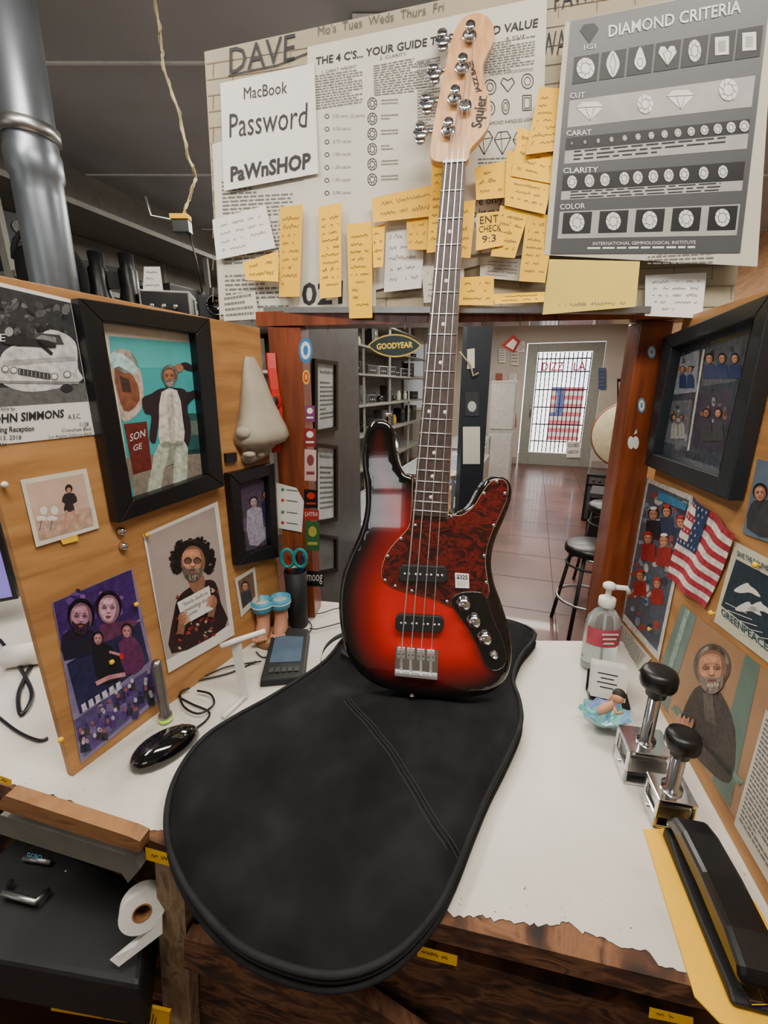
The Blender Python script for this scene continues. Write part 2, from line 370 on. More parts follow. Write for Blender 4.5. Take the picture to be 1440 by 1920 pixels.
d=thing('window_1','bright barred shop window','window',OB+rB*-3.05+Vector((0,0,1.1))); d['kind']='structure'
mb=MB(); bwall(mb,-3.4,-3.34,1.1,2.55,WHITE,.02,.08); bwall(mb,-2.76,-2.7,1.1,2.55,WHITE,.02,.08); bwall(mb,-3.34,-2.76,1.1,1.16,WHITE,.02,.08); bwall(mb,-3.34,-2.76,2.49,2.55,WHITE,.02,.08); bwall(mb,-3.34,-2.76,1.8,1.84,WHITE,.02,.08)
mk(mb,'window_frame',parent=d)
def flagmb(q,l=.0006,n=None,pale=False):
    mb=MB(); a,b,c,e=[Vector(x) for x in q]
    def W(x,y,o=0): return (a*(1-x)+b*x)*(1-y)+(e*(1-x)+c*x)*y+n*(o+.004*math.sin(x*9+y*3))
    em=1.0 if pale else 0.  # emission and paler cloth colours stand in for sun on the outdoor flag
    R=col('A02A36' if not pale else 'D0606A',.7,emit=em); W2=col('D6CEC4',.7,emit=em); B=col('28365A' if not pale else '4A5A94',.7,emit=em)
    for i in range(13):
        for k in range(10):
            mb.add([W(k/10,i/13),W((k+1)/10,i/13),W((k+1)/10,(i+1)/13),W(k/10,(i+1)/13)],[(0,1,2,3)],R if i%2==0 else W2,True)
    for k in range(4): mb.add([W(k/10,0,l),W((k+1)/10,0,l),W((k+1)/10,7/13,l),W(k/10,7/13,l)],[(0,1,2,3)],B,True)
    for r in range(7):
        for k in range(5+(r%2==0)):
            cx=.035+(k+(0 if r%2==0 else .5))*.066; cy=.04+r*.075
            vs=[W(cx+.014*(1 if j%2==0 else .42)*math.cos(j*math.pi/5),cy+.024*(1 if j%2==0 else .42)*math.sin(j*math.pi/5),2*l+.0004) for j in range(10)]
            mb.add(vs,[tuple(range(10))],WHITE)
    return mb
f0=OB-nB*.3
mk(flagmb([f0+rB*-.22+Vector((0,0,1.6)),f0+rB*.42+Vector((0,0,1.6)),f0+rB*.42+Vector((0,0,.5)),f0+rB*-.22+Vector((0,0,.5))],n=nB,pale=True),'national_flag','striped national flag with added glow for sunlight, hanging outside the shop door','flag')
def fixture(p,L,name='ceiling_light',yaw=0,power=60,emit=18):
    e=thing(name,'white fluorescent ceiling fixture with two lit tubes','light',(p[0],p[1],p[2]),group='ceiling lights')
    R=Matrix.Rotation(yaw,3,'Z'); mb=MB(); mb.box(Vector(p)+Vector((0,0,-.03)),(L,.22,.05),WHITE,R); mk(mb,'housing',parent=e)
    for s_ in(-.06,.06):
        mb=MB(); a=Vector(p)+R@Vector((-L/2+.03,s_,-.075)); b=Vector(p)+R@Vector((L/2-.03,s_,-.075)); mb.tube([a,b],.015,col('FFF6E6',.4,emit=emit),10); mk(mb,'tube',parent=e)
    ld=bpy.data.lights.new('lamp','AREA'); ld.shape='RECTANGLE'; ld.size=L; ld.size_y=.25; ld.energy=power; ld.color=(1,.95,.87)
    lo=bpy.data.objects.new('lamp_glow',ld); S.collection.objects.link(lo); lo.parent=e; lo.location=(0,0,-.11); lo.rotation_euler=(0,0,yaw)
fixture((.42,1.93,2.8),1.05,power=36)
fixture((.35,.1,2.8),1.4,power=34)
fixture((-.9,.5,2.8),1.2,yaw=1.2,power=20)  # extra fixture added for its light, kept out of view
fixture((1.5,4.5,2.8),1.3,power=58,yaw=-.3)
fixture((2.6,7.2,2.8),1.3,power=55,yaw=-.3)
fixture((0,3.6,2.8),1.2,power=52,yaw=-.3)  # lamp added to brighten the dark showcase area
fixture((.6,6.6,2.8),1.2,power=45,yaw=-.3)
# =====================================================================  BOOTH
def LP(Y,z,off=0): return Vector((-.51+.4745*(Y-.54),Y,z))+LEFT.n*off
def RP(Y,z,off=0): return Vector((.469+.226*(Y-.364),Y,z))+RIGHT.n*off
mb=MB(); mb.prism([LP(.545,1.001),LP(1.03,1.001),LP(1.03,1.735),LP(.545,1.745)],-LEFT.n*.014,PLY)
mk(mb,'plywood_partition','orange plywood partition covered with photographs and frames','partition',bevel=.001)
mb=MB(); mb.prism([RP(.1,1.001),RP(.925,1.001),RP(.925,1.742),RP(.1,1.735)],-RIGHT.n*.014,PLY)
mk(mb,'plywood_partition','orange plywood partition beside the stamps, covered with frames and cards','partition',bevel=.001)
front=[(-1.4,.77),(-1.0,.65),(-.615,.532),(-.294,.4335),(.063,.348),(.328,.292),(.62,.235)]
back=[(.66,.93),(.3,.935),(.02,.97),(-.08,1.12),(-.3,1.16),(-1.4,1.35)]
mb=MB(); mb.prism([(x,y,.968) for x,y in front+back],(0,0,.032),COUNTER,WORN)
fe=[]; rs=random.Random(5)
for (a,b) in zip(front[2:-1],front[3:]):
    for k in range(90):
        t=k/90; fe.append((a[0]*(1-t)+b[0]*t,a[1]*(1-t)+b[1]*t))
def n1(x,f,s): 
    i=math.floor(x*f); t=x*f-i; r=lambda j: random.Random(j*131+s).random(); t=t*t*(3-2*t); return r(i)*(1-t)+r(i+1)*t
ws=[]
for p in fe:
    big=1.8 if .06<p[0]<.3 else 1.
    w=(.014*n1(p[0],14,1)**2+.006*n1(p[0],60,2)**2+.003*n1(p[0],260,3))*big; ws.append(max(.0008,w-.001))
for i in range(len(fe)-1):
    p,q_=fe[i],fe[i+1]
    mb.add([(p[0],p[1]-.0002,1.0006),(q_[0],q_[1]-.0002,1.0006),(q_[0],q_[1]+ws[i+1],1.0006),(p[0],p[1]+ws[i],1.0006)],[(0,1,2,3)],WORN)
    mb.add([(p[0],p[1]+ws[i],1.0005),(q_[0],q_[1]+ws[i+1],1.0005),(q_[0],q_[1]+ws[i+1]+.0012,1.0005),(p[0],p[1]+ws[i]+.0012,1.0005)],[(0,1,2,3)],col('2A1C14',.8))
SCUF=col('A0978A',.6); SC2=col('6A5A4C',.7)
for i in range(90):
    y=rs.uniform(.33,.9); x=rs.uniform(-.5,.5)
    if i<60: k=rs.randrange(len(fe)); x,y=fe[k][0],fe[k][1]+ws[k]+.004+abs(rs.gauss(0,.016))
    L_=rs.uniform(.001,.006); a=rs.uniform(-.5,.5)+(1.2 if rs.random()<.5 else 0); wd=rs.uniform(.0003,.0009); dx,dy=math.cos(a),math.sin(a)
    mb.add([(x-dy*wd,y+dx*wd,1.0004),(x+dx*L_,y+dy*L_,1.0004),(x+dy*wd,y-dx*wd,1.0004),(x-dx*L_*.4,y-dy*L_*.4,1.0004)],[(0,3,2,1)],rs.choice([SCUF,SCUF,SC2]))
mk(mb,'countertop','white laminate countertop with chipped worn front edge','countertop')
def pxprism(plane,pts,depth,mat,off=0,side=None,mb=None):
    mb=mb or MB(); mb.prism([plane.hit(u,v,off) for u,v in pts],-plane.n*depth,mat,side); return mb
def post(pts,label):
    mb=MB(); x0,x1,yy,dep=pts
    mb.box(((x0+x1)/2,yy+dep/2,1.371),(x1-x0,dep,.738),REDWOOD,Matrix.Rotation(-.1,3,'Z')); mk(mb,'wooden_post',label,'post',bevel=.002)
post((-.262,-.185,1.045,.07),'reddish stained wooden post covered in stickers')
post((.535,.6,.955,.06),'reddish stained wooden post at the counter opening')
mb=MB(); A=Vector((-.29,1.05,1.742)); Bp=Vector((.64,.93,1.742))
mb.prism([A,Bp,Bp+Vector((0,.07,0)),A+Vector((0,.07,0))],(0,0,.03),REDWOOD); mk(mb,'wooden_beam','reddish wooden beam across the opening','beam')
def sticker(plane,off,kind,cx,cy,rx,ry,c1,c2,txt=None,label='small printed sticker on the wooden post'):
    sh=Sheet(plane,off)
    if kind=='e': sh.ell(cx,cy,rx,ry,c1,0); sh.ell(cx,cy,rx*.7,ry*.7,c2,1); sh.ell(cx,cy,rx*.35,ry*.4,c1,2)
    else:
        sh.poly([(cx-rx,cy-ry),(cx+rx,cy-ry+2),(cx+rx,cy+ry),(cx-rx,cy+ry-1)],c1,0)
        if not txt: sh.ell(cx,cy-ry*.3,rx*.6,ry*.35,c2,1); sh.line([(cx-rx*.7,cy+ry*.5),(cx+rx*.7,cy+ry*.5)],ry*.2,c2,1)
    if txt: sh.text(txt,cx-rx*.85,cy+ry*.3,cx+rx*.85,cy+ry*.3,ry*.8,WHITE,3)
    sheet('sticker',label,'sticker',sh,group='stickers on the post')
PF=Plane((-.2235,1.045+.0,1),(-.1,-1,0)); PFo=.001
bl=col('2A6AA0'); wh=col('D2D0CA')
sticker(PF,PFo,'e',573,657,13,24,bl,wh,label='round blue and white sticker on the wooden post')
sticker(PF,PFo,'e',574,707,7,14,col('B8A030'),RED,label='small yellow sticker on the wooden post')
sticker(PF,PFo,'r',581,775,9,16,col('6A2A5A'),wh,label='small purple sticker on the wooden post')
sticker(PF,PFo,'r',581,820,11,18,col('7A1A1A'),wh,label='dark red sticker on the wooden post')
sticker(PF,PFo,'r',582,872,11,30,col('C8A8A0'),col('7A3A3A'),label='pink picture sticker on the wooden post')
sticker(PF,PFo,'r',583,935,13,18,BLACK,RED,label='black and red sticker on the wooden post')
sticker(PF,PFo,'r',584,965,14,10,col('A02018'),BLACK,'LHTRA','red sticker with lettering on the wooden post')
sticker(PF,PFo,'r',586,1005,13,28,col('2E5A2E'),col('A8A040'),label='green picture sticker on the wooden post')
sticker(PF,PFo,'r',590,1085,17,15,BLACK,BLACK,'moog','black sticker with white letters on the wooden post')
PR=Plane((.5675,.955,1),(-.1,-1,0))
sticker(PR,.001,'e',1222,660,8,12,col('6A90A0'),wh,label='oval pale blue sticker on the wooden post')
sticker(PR,.001,'e',1203,760,7,14,col('5A8098'),wh,label='oval blue sticker on the wooden post')
sh=Sheet(PR,.001); sh.ell(1183,830,6,12,wh,0); sh.ell(1192,830,6,12,wh,1); sh.poly([(1188,815),(1194,804),(1194,812)],wh,0); sheet('sticker','white fruit shaped sticker on the wooden post','sticker',sh,group='stickers on the post')
# =====================================================================  NOTICE BOARD HEADER
BOARD=col('A3977E',.75,0,.08,6)
hb=[(383,97),(840,-3),(1480,-150),(1372,585),(1190,588),(820,584),(500,592),(412,604)]
mb=pxprism(HEAD,hb,.015,BOARD)
sh=Sheet(HEAD,.0006); bl_=col('7A6A54',.8)
for i in range(17):
    y=120+i*30; sh.line([(386+i*1.6,y),(1370+(17-i)*4,y-170+i*9)],1.6,bl_,1)
    for k in range(14):
        x=400+k*72+(36 if i%2 else 0); yy=y-(x-386)*(170-i*9)/985.
        sh.line([(x,yy),(x-1,yy+27)],1.6,bl_,1)
mb.merge(sh)
sh=Sheet(HEAD,.0012)
sh.text('DAVE',430,138,552,112,48,INK,2); sh.line([(428,142),(470,132),(520,122),(580,98)],3,INK,2)
sh.text("Mo's  Tues  Weds  Thurs  Fri",596,66,832,20,17,col('4A4640'),2)
sh.text('PAWN',1040,20,1130,-5,40,INK,2); sh.text('WA',1015,108,1062,98,44,INK,2)
mb.merge(sh)
nbd=mk(mb,'notice_board','beige brick-patterned notice board crowded with papers and yellow notes','notice board')
mb=MB(); a=[HEAD.hit(500,578,.0),HEAD.hit(1215,577,.0)]
mb.prism([a[0],a[1],a[1]-Vector((0,0,.012)),a[0]-Vector((0,0,.012))],HEAD.n*.018,STEEL); mk(mb,'bottom_rail','thin grey metal rail',parent=nbd)
lv=[.0018]
def nx(): lv[0]+=.0011; return lv[0]
def paper(q,mat=PAPER,curl=0):
    sh=Sheet(HEAD,nx()); sh.base(q,mat,curl); return sh
sh=paper([(398,270),(575,225),(572,585),(412,590)]); sh.bars(22,INKG,q=[(405,330),(570,322),(570,500),(412,512)]); sh.bars(8,INKG,q=[(412,512),(565,505),(560,585),(415,588)])
sheet('printed_letter','white printed letter pinned on the notice board','paper',sh)
sh=paper([(577,88),(1026,-8),(1012,470),(562,578)])
sh.text("THE 4 C'S... YOUR GUIDE TO DIAMOND VALUE",592,122,1008,50,15,INK,bold=.02)
sh.text('1. CARAT WEIGHT',604,138,668,127,6,INK); sh.text('2. CLARITY',712,112,762,103,6,INK); sh.text('4. CUT',948,75,985,70,6,INK)
for q,r in (([(588,140),(690,125),(690,195),(590,210)],13),([(696,122),(820,98),(820,172),(698,184)],13),([(905,82),(1015,62),(1012,128),(905,142)],12),([(780,110),(830,100),(830,260),(782,262)],26)): sh.bars(r,INKG,q=q,th=.5,m=.03)
for i in range(7):
    y=196+i*24; sh.ring(613,y+22,4,4,1.4,INK,2,8); sh.text(['0.25 carat  25 points','0.50 carat','0.75 carat','1.00 carat','1.25 carat','1.50 carat','2.00 carat'][i],624,y+24,624+(60 if i==0 else 34),y+23,6,INKG)
    if i<6:
        yy=194+i*28.5; sh.ring(698,yy,8.5,11,1.4,INK,2,12); sh.ring(698,yy,4.5,6,1.2,INK,2,8)
        for j in range(8): a=j*math.pi/4; sh.line([(698+4.5*math.cos(a),yy+6*math.sin(a)),(698+8.5*math.cos(a+.3),yy+11*math.sin(a+.3))],.9,INK,2)
        sh.bars(2,INKG,q=[(712,yy-8),(752,yy-10),(752,yy+4),(712,yy+6)])
sh.text('THE BASIC SHAPES OF DIAMONDS',918,142,1000,132,6,INK)
for (x,y,k) in ((919,163,0),(952,158,1),(989,152,2),(917,203,3),(948,200,4),(988,193,5)):
    if k==1: sh.line([(x,y+14),(x-13,y-3),(x-8,y-12),(x,y-7),(x+8,y-12),(x+13,y-3),(x,y+14)],1.6,INK)
    elif k==5: sh.line([(x-8,y-14),(x+8,y-15),(x+8,y+13),(x-8,y+14),(x-8,y-14)],1.6,INK); sh.line([(x-5,y-10),(x+5,y-10),(x+5,y+9),(x-5,y+10),(x-5,y-10)],1.2,INK)
    else: sh.ring(x,y,11 if k!=4 else 7,14,1.6,INK,2,14); sh.ring(x,y,6 if k!=4 else 4,8,1.2,INK,2,8)
sh.text('HOW DIAMOND HANDLES LIGHT',888,238,1003,226,7,INK)
for x in(908,942,977): sh.line([(x,290),(x-15,262),(x-8,248),(x+9,246),(x+16,258),(x,290)],1.6,INK); sh.line([(x-15,262),(x+16,258)],1.2,INK); sh.line([(x-3,247),(x,290)],1.1,INK)
sh.bars(5,INKG,q=[(890,295),(1000,290),(1000,330),(890,335)])
sh.bars(8,INKG,q=[(720,425),(800,420),(800,530),(722,540)])
sheet('wall_poster','large cream poster about diamond grading pinned on the notice board','poster',sh)
sh=paper([(563,505),(705,500),(705,574),(560,582)]); sh.text('021',566,572,642,568,42,INK,bold=.02)
sheet('number_card','white card with large black digits on the notice board','paper',sh)
sh=paper([(413,156),(589,118),(597,325),(420,358)],WHITE,.004)
sh.text('MacBook',457,186,538,174,22,INK); sh.text('Password',430,258,575,238,44,INK); sh.text('PaWnSHOP',432,340,582,314,28,INK,bold=.035)
sheet('printed_sign','white printed password sign taped on the notice board','sign',sh)
sh=paper([(398,412),(498,385),(517,465),(406,487)],WHITE,.006); sh.scrib(4,INKG); sheet('handwritten_note','white handwritten note taped on the notice board','note',sh)
sh=paper([(416,556),(478,546),(486,598),(420,602)]); sh.bars(4,INKG); sheet('business_card','small white business card on the notice board','card',sh)
sh=paper([(878,372),(948,365),(944,470),(880,478)]); sh.text('are only',882,386,943,380,15,INK); sh.text('to let go of',882,408,943,402,15,INK); sh.text('lin',890,428,905,426,12,INK)
sheet('printed_sign','white printed sign partly hidden by yellow notes','sign',sh)
for q,m in (([(724,425),(798,418),(790,540),(720,548)],WHITE),([(900,482),(1020,488),(1005,530),(900,520)],PAPER2),([(1210,516),(1325,511),(1316,597),(1209,592)],WHITE),([(790,500),(870,495),(870,560),(795,568)],PAPER)):
    sh=paper(q,m,.004); sh.scrib(5,INKG); sheet('handwritten_note','white slip with handwriting taped on the notice board','note',sh,group='white slips on the notice board')
notes=[[(525,388),(568,383),(562,556),(523,557)],[(597,388),(640,380),(640,556),(600,560)],[(650,421),(698,415),(698,596),(655,597)],[(697,372),(830,342),(832,403),(700,417)],
[(456,492),(522,470),(522,528),(460,525)],[(698,425),(722,420),(718,500),(700,502)],[(762,412),(803,405),(800,468),(764,468)],[(810,305),(858,298),(850,470),(800,474)],[(890,315),(948,300),(950,370),(893,375)],
[(1012,163),(1056,166),(1048,282),(985,290)],[(972,238),(1052,262),(1038,345),(958,330)],[(950,282),(1045,300),(1022,402),(946,385)],[(845,380),(892,375),(882,484),(838,480)],[(895,400),(945,395),(945,460),(892,470)],
[(938,385),(992,398),(965,484),(920,480)],[(988,398),(1042,405),(1022,530),(973,527)],[(864,520),(926,517),(926,572),(860,572)],[(925,551),(1022,547),(1020,566),(928,570)]]
for i,q in enumerate(notes):
    sh=paper(q,YEL if i%3 else YEL2,.006+.004*(i%2))
    if i==13: sh.text('ENT',900,420,935,416,14,INK); sh.text('CHECK',898,436,940,432,12,INK); sh.text('9:3',904,455,930,452,13,INK)
    else: sh.scrib(max(2,int((q[3][1]-q[0][1])/17)),col('6A5420'),w=1.1)
    sheet('sticky_note','bright yellow handwritten note taped on the notice board','note',sh,group='yellow notes on the notice board')
sh=paper([(1030,486),(1200,490),(1192,575),(1017,590)],PYEL,.004); sh.scrib(1,INKG,q=[(1030,560),(1190,555),(1190,580),(1020,585)]); sheet('yellow_paper','pale yellow folded paper hanging on the notice board','paper',sh)
sh=paper([(1060,42),(1455,-40),(1420,500),(1020,478)],PAPER2); sh.text('CURRENT LOAN',1232,478,1362,462,9,INKG); sh.bars(3,INKG,q=[(1205,480),(1360,470),(1355,500),(1205,500)]); sheet('printed_letter','cream printed sheet tucked behind a grey poster','paper',sh)
sh=paper([(1070,40),(1448,-36),(1388,474),(1032,476)],col('48484A',.4,0,.08,5))
W=col('D4D2CC',.5); G=col('9A9892',.5); K=col('0E0E10',.5)
def row(b0,b1,mat,a0=.03,a1=.97): sh.uvrect(a0,b0,a1,b1,mat,1)
def gem(a,b,rx,ry,mat=W,l=4,ra=None):
    x,y=sh.uv(a,b); sh.ell(x,y,rx,ry,mat,l,n=14); sh.ring(x,y,rx*.55,ry*.55,1,INKG,l+1,8)
    for j in range(8): t=j*math.pi/4; sh.line([(x+rx*.55*math.cos(t),y+ry*.55*math.sin(t)),(x+rx*math.cos(t+.35),y+ry*math.sin(t+.35))],.8,INKG,l+1)
p=sh.uv(.2,.105); p2=sh.uv(.86,.1); sh.text('DIAMOND CRITERIA',p[0],p[1]-3,p2[0],p2[1]-2,22,W,bold=.02)
x,y=sh.uv(.1,.07); sh.poly([(x-18,y-6),(x-10,y-18),(x+10,y-20),(x+18,y-9),(x,y+18)],K,2); sh.text('IGI',x-10,y+30,x+12,y+27,9,W)
for i in range(7):
    a=.035+i*.137; sh.uvrect(a,.16,a+.125,.275,K,2); p=sh.uv(a+.062,.215); x,y=p
    if i==0: gem(a+.062,.215,17,20)
    elif i==3: sh.poly([(x,y+20),(x-17,y-4),(x-13,y-16),(x-5,y-16),(x,y-9),(x+5,y-17),(x+13,y-17),(x+17,y-5)],W,4); sh.line([(x,y+20),(x-8,y-4),(x,y-9),(x+8,y-4),(x,y+20)],1,INKG,5)
    elif i==1: sh.poly([(x,y-25),(x+11,y-8),(x+11,y+8),(x,y+25),(x-11,y+8),(x-11,y-8)],W,4,3); sh.line([(x,y-20),(x+6,y),(x,y+20),(x-6,y),(x,y-20)],1,INKG,5)
    elif i==2: sh.poly([(x,y-24),(x+9,y-3),(x+10,y+10),(x,y+20),(x-10,y+10),(x-9,y-3)],W,4,3); sh.ring(x,y+5,5,8,1,INKG,5,8)
    elif i in(5,6): sh.poly([(p[0]-13,p[1]-17),(p[0]+13,p[1]-19),(p[0]+13,p[1]+15),(p[0]-13,p[1]+17)],W,4); sh.poly([(p[0]-7,p[1]-10),(p[0]+7,p[1]-11),(p[0]+7,p[1]+9),(p[0]-7,p[1]+10)],G,5)
    else: gem(a+.062,.215,12,21)
def hd(t,b): p=sh.uv(.03,b); sh.text(t,p[0],p[1],p[0]+13*len(t)*.72,p[1]-2,10,W,bold=.01)
hd('CUT',.335); row(.345,.46,G)
for a in(.14,.6): p=sh.uv(a,.40); sh.poly([(p[0]-26,p[1]-6),(p[0]-14,p[1]-17),(p[0]+14,p[1]-18),(p[0]+26,p[1]-8),(p[0],p[1]+18)],W,3); sh.line([(p[0]-26,p[1]-6),(p[0]+26,p[1]-8)],1.2,INKG,4); sh.line([(p[0]-8,p[1]-6),(p[0],p[1]+18),(p[0]+8,p[1]-6)],1,INKG,4)
gem(.42,.40,15,18); gem(.84,.385,18,21)
hd('CARAT',.495); row(.505,.555,K); row(.56,.615,G)
for i in range(14): gem(.06+i*.068,.53,2+i*.55,3+i*.6,l=3)
sh.bars(3,INK,q=[sh.uv(.03,.56),sh.uv(.97,.56),sh.uv(.97,.615),sh.uv(.03,.615)],th=.4,m=.05)
hd('CLARITY',.655); row(.662,.73,K); row(.733,.77,G)
for a in(.08,.17,.25,.35,.42,.5,.58,.66,.76,.86): gem(a,.695,9,12,l=3)
sh.bars(3,INK,q=[sh.uv(.03,.733),sh.uv(.97,.733),sh.uv(.97,.775),sh.uv(.03,.775)],th=.4,m=.05)
hd('COLOR',.81); row(.82,.935,G)
for i in range(5): a=.05+i*.19; sh.uvrect(a,.825,a+.15,.915,K,2); gem(a+.075,.868,14,17,l=4)
p=sh.uv(.22,.965);p2=sh.uv(.76,.965); sh.text('INTERNATIONAL GEMMOLOGICAL INSTITUTE',p[0],p[1],p2[0],p2[1],6,W)
sh.bars(1,W,q=[sh.uv(.15,.972),sh.uv(.85,.972),sh.uv(.85,.99),sh.uv(.15,.99)],th=.5)
sheet('wall_poster','dark grey diamond criteria poster hanging on the notice board','poster',sh)
# =====================================================================  LEFT PARTITION PICTURES
DN[:]=[.32,110]
GR=col('7A7A78'); DG2=col('343436'); LG=col('AEADA8')
sh=Sheet(LEFT,.002); sh.base([(-40,520),(135,562),(178,815),(-40,838)],WHITE)
sh.poly([(-40,528),(132,568),(165,752),(-40,765)],col('2A2A2C'),1)
rs=random.Random(4)
for i in range(60): x=rs.uniform(-30,125); y=rs.uniform(560,625)+x*.12; sh.ell(x,y,rs.uniform(3,12),rs.uniform(2,8),rs.choice([col('4A4A4A'),col('5E5E5C'),col('1A1A1C'),col('3A3A3A')]),2,rot=rs.random()*3,n=8)
sh.poly([(-40,730),(160,718),(165,752),(-40,765)],col('5A5A58'),2)
sh.poly([(0,672),(20,650),(60,640),(95,618),(140,640),(146,690),(150,715),(60,735),(0,715)],col('C4C3BE'),3,4)
sh.poly([(30,650),(70,624),(112,628),(120,646),(60,648)],col('3A3A3C'),4); sh.poly([(52,642),(78,628),(104,632),(106,642)],col('7A7A78'),5)
sh.poly([(5,676),(140,668),(143,676),(5,686)],col('9A9994'),4)
for x,y in((10,692),(26,694),(102,706),(126,702)): sh.ell(x,y,8,7,GR,5); sh.ell(x,y,5,4.5,WHITE,6)
sh.poly([(34,690),(94,700),(94,712),(34,702)],DG2,5)
for i in range(8): sh.line([(37+i*7.5,692+i*1.2),(37+i*7.5,702+i*1.2)],1,LG,6)
sh.line([(0,716),(148,718)],5,GR,5); sh.ell(125,728,12,8,INK,4)
sh.poly([(8,632),(30,628),(60,634),(96,640),(104,652),(66,650),(30,648),(8,644)],col('1E1E20'),6,3); sh.line([(70,640),(98,664)],6,col('1E1E20'),6); sh.ell(17,622,8,9,col('8A8A86'),7); sh.ell(17,617,9,7,INK,6)
sh.text('E',0,640,10,640,14,WHITE,7)
sh.text('photography by-',-28,768,30,770,8,INK); sh.text('JOHN SIMMONS',-24,795,120,782,17,INK,bold=.03); sh.text('A.S.C.',127,786,152,784,9,INK)
sh.text('Opening Reception',-30,812,64,808,11,INK,bold=.02); sh.text('April 13, 2018',-30,826,40,824,9,INK); sh.text('7pm',-20,836,12,835,7,INK)
sh.text('1128',150,800,166,799,8,INK); sh.text('Crenshaw Blvd',116,810,170,807,7,INK); sh.text('Los Angeles California 90019',92,822,172,816,6,INK)
sheet('photo_poster','black and white car photo announcement on the plywood partition','poster',sh)
outer=[(148,558),(394,597),(421,912),(222,982)]; inner=[(192,602),(368,626),(392,890),(250,938)]
e=thing('picture_frame','black wooden frame with a colour photo of a man in white','picture frame',LEFT.hit(300,940,.01))
mk(pframe(LEFT,.0015,outer,inner,.022,BLACK),'frame','black painted wood',parent=e,bevel=.002)
sh=Sheet(LEFT,.004); sh.base(inner,col('D2CBB8',.6,0,.05)); 
sh.poly([(204,630),(362,643),(386,900),(250,944)],col('3A9A9C',.4,0,.1,20),1); sh.poly([(204,630),(362,643),(366,690),(210,690)],col('4AA6A6',.4,0,.08,20),2)
sh.poly([(235,860),(382,840),(386,897),(254,938)],col('7A7466'),2); sh.poly([(318,775),(375,775),(380,850),(325,855)],col('24504E'),2); sh.poly([(345,790),(372,788),(374,815),(348,818)],col('5A6A62'),3)
sh.poly([(206,668),(238,655),(262,690),(268,760),(232,790),(220,740)],col('B4A494'),2,4); sh.poly([(206,664),(230,664),(258,690),(244,700),(212,690)],col('A8C8C8'),3,3); sh.poly([(214,690),(250,705),(262,750),(232,770)],col('7A4A34'),3,3); sh.poly([(224,704),(242,712),(246,735),(230,735)],col('3A2A22'),4)
sh.poly([(232,795),(275,790),(285,880),(250,890)],col('5E1E18'),3); sh.text('SON',244,828,272,818,14,WHITE,5); sh.text('GE',250,846,266,841,11,WHITE,5)
sh.poly([(266,748),(284,738),(303,728),(340,728),(352,735),(366,728),(372,702),(350,694),(336,684),(352,680),(376,702),(374,738),(352,760),(358,800),(355,832),(345,835),(330,790),(300,792),(292,830),(280,822),(284,780),(272,775)],col('261A20'),4,3)
sh.poly([(303,735),(332,732),(342,780),(344,835),(302,838),(298,790)],col('CAC6BA'),5,2); sh.poly([(312,740),(324,738),(330,830),(318,832)],col('B0AC9E'),6)
sh.poly([(298,832),(346,828),(352,860),(346,925),(324,928),(326,870),(308,880),(298,932),(276,934),(284,880)],col('A8B09E'),5,2); sh.poly([(318,838),(330,836),(326,868),(310,876)],col('848C7C'),6); sh.poly([(332,850),(340,850),(338,920),(330,922)],col('BEC6B2'),6)
sh.ell(286,933,13,5,col('8A8478'),6); sh.ell(334,927,13,5,col('8A8478'),6)
sh.ell(335,690,9,8,SKIN2,5); scr_head(sh,318,706,17,SKIN2,col('7A7670'),6,beard=col('8A8680'))
mk(sh,'picture_print','colour photograph in a cream mount',parent=e)
sh=Sheet(LEFT,.002); sh.base([(38,900),(162,878),(186,990),(68,1026)],col('D4CCBB',.6,0,.06),.003); sh.poly([(48,908),(156,888),(176,985),(74,1014)],col('C8A894',.5,0,.12,30),1); sh.poly([(68,975),(170,950),(176,985),(74,1014)],col('B49480'),2)
sh.ell(129,916,7,8,HAIRC,3); sh.ell(129,919,4,5,SKIN,4); sh.poly([(121,926),(139,925),(145,940),(137,945),(140,958),(120,958),(122,945),(116,940)],col('2A2024'),3,2); sh.line([(125,956),(121,988)],4,SKIN,3); sh.line([(135,956),(148,980)],4,SKIN,3)
for x in(78,98): sh.ell(x,972,10,5,WHITE,3); sh.line([(x,975),(x-4,995)],2,INKG,3); sh.ell(x+4,957,7,8,WHITE,3)
sheet('snapshot','faded small snapshot of a person beside white chairs','photo',sh)
sh=Sheet(LEFT,.002); sh.base([(268,1002),(408,940),(440,1190),(316,1262)],WHITE,.003); sh.poly([(274,1006),(402,950),(430,1172),(312,1238)],col('A4958E',.5,0,.08,20),1)
sh.poly([(326,1150),(336,1118),(358,1100),(385,1088),(404,1092),(414,1130),(422,1176),(322,1226)],col('2A1618'),2,3)
for i in range(60):
    x=rs.uniform(332,412); y=rs.uniform(1106,1206)-(x-370)*.3; sh.ell(x,y,rs.uniform(1.5,4.5),rs.uniform(1.5,4),rs.choice([col('A02420'),col('B89880'),col('6A1A1A'),col('8A4A3A')]),3,rot=rs.random()*3,n=8)
sh.poly([(354,1080),(380,1075),(384,1104),(370,1114),(358,1104)],tone(SKIN,.75),4,2)
scr_head(sh,362,1054,31,SKIN,HAIRC,5,beard=col('7A6C60'),glasses=True,curly=True)
sh.poly([(332,1130),(392,1098),(400,1142),(345,1172)],WHITE,14)
for i,t in enumerate(['"Smile before','uninstalling this','phone."']): sh.text(t,342,1139+i*12,389-(i==2)*14,1114+i*13+(i==2)*4,8,INK,15)
for cx,cy in((342,1160),(399,1128)):
    sh.ell(cx,cy,8,12,tone(SKIN,.8),15); sh.poly([(cx-8,cy+8),(cx+6,cy+10),(cx+2,cy+30),(cx-10,cy+28)],tone(SKIN,.7),13)
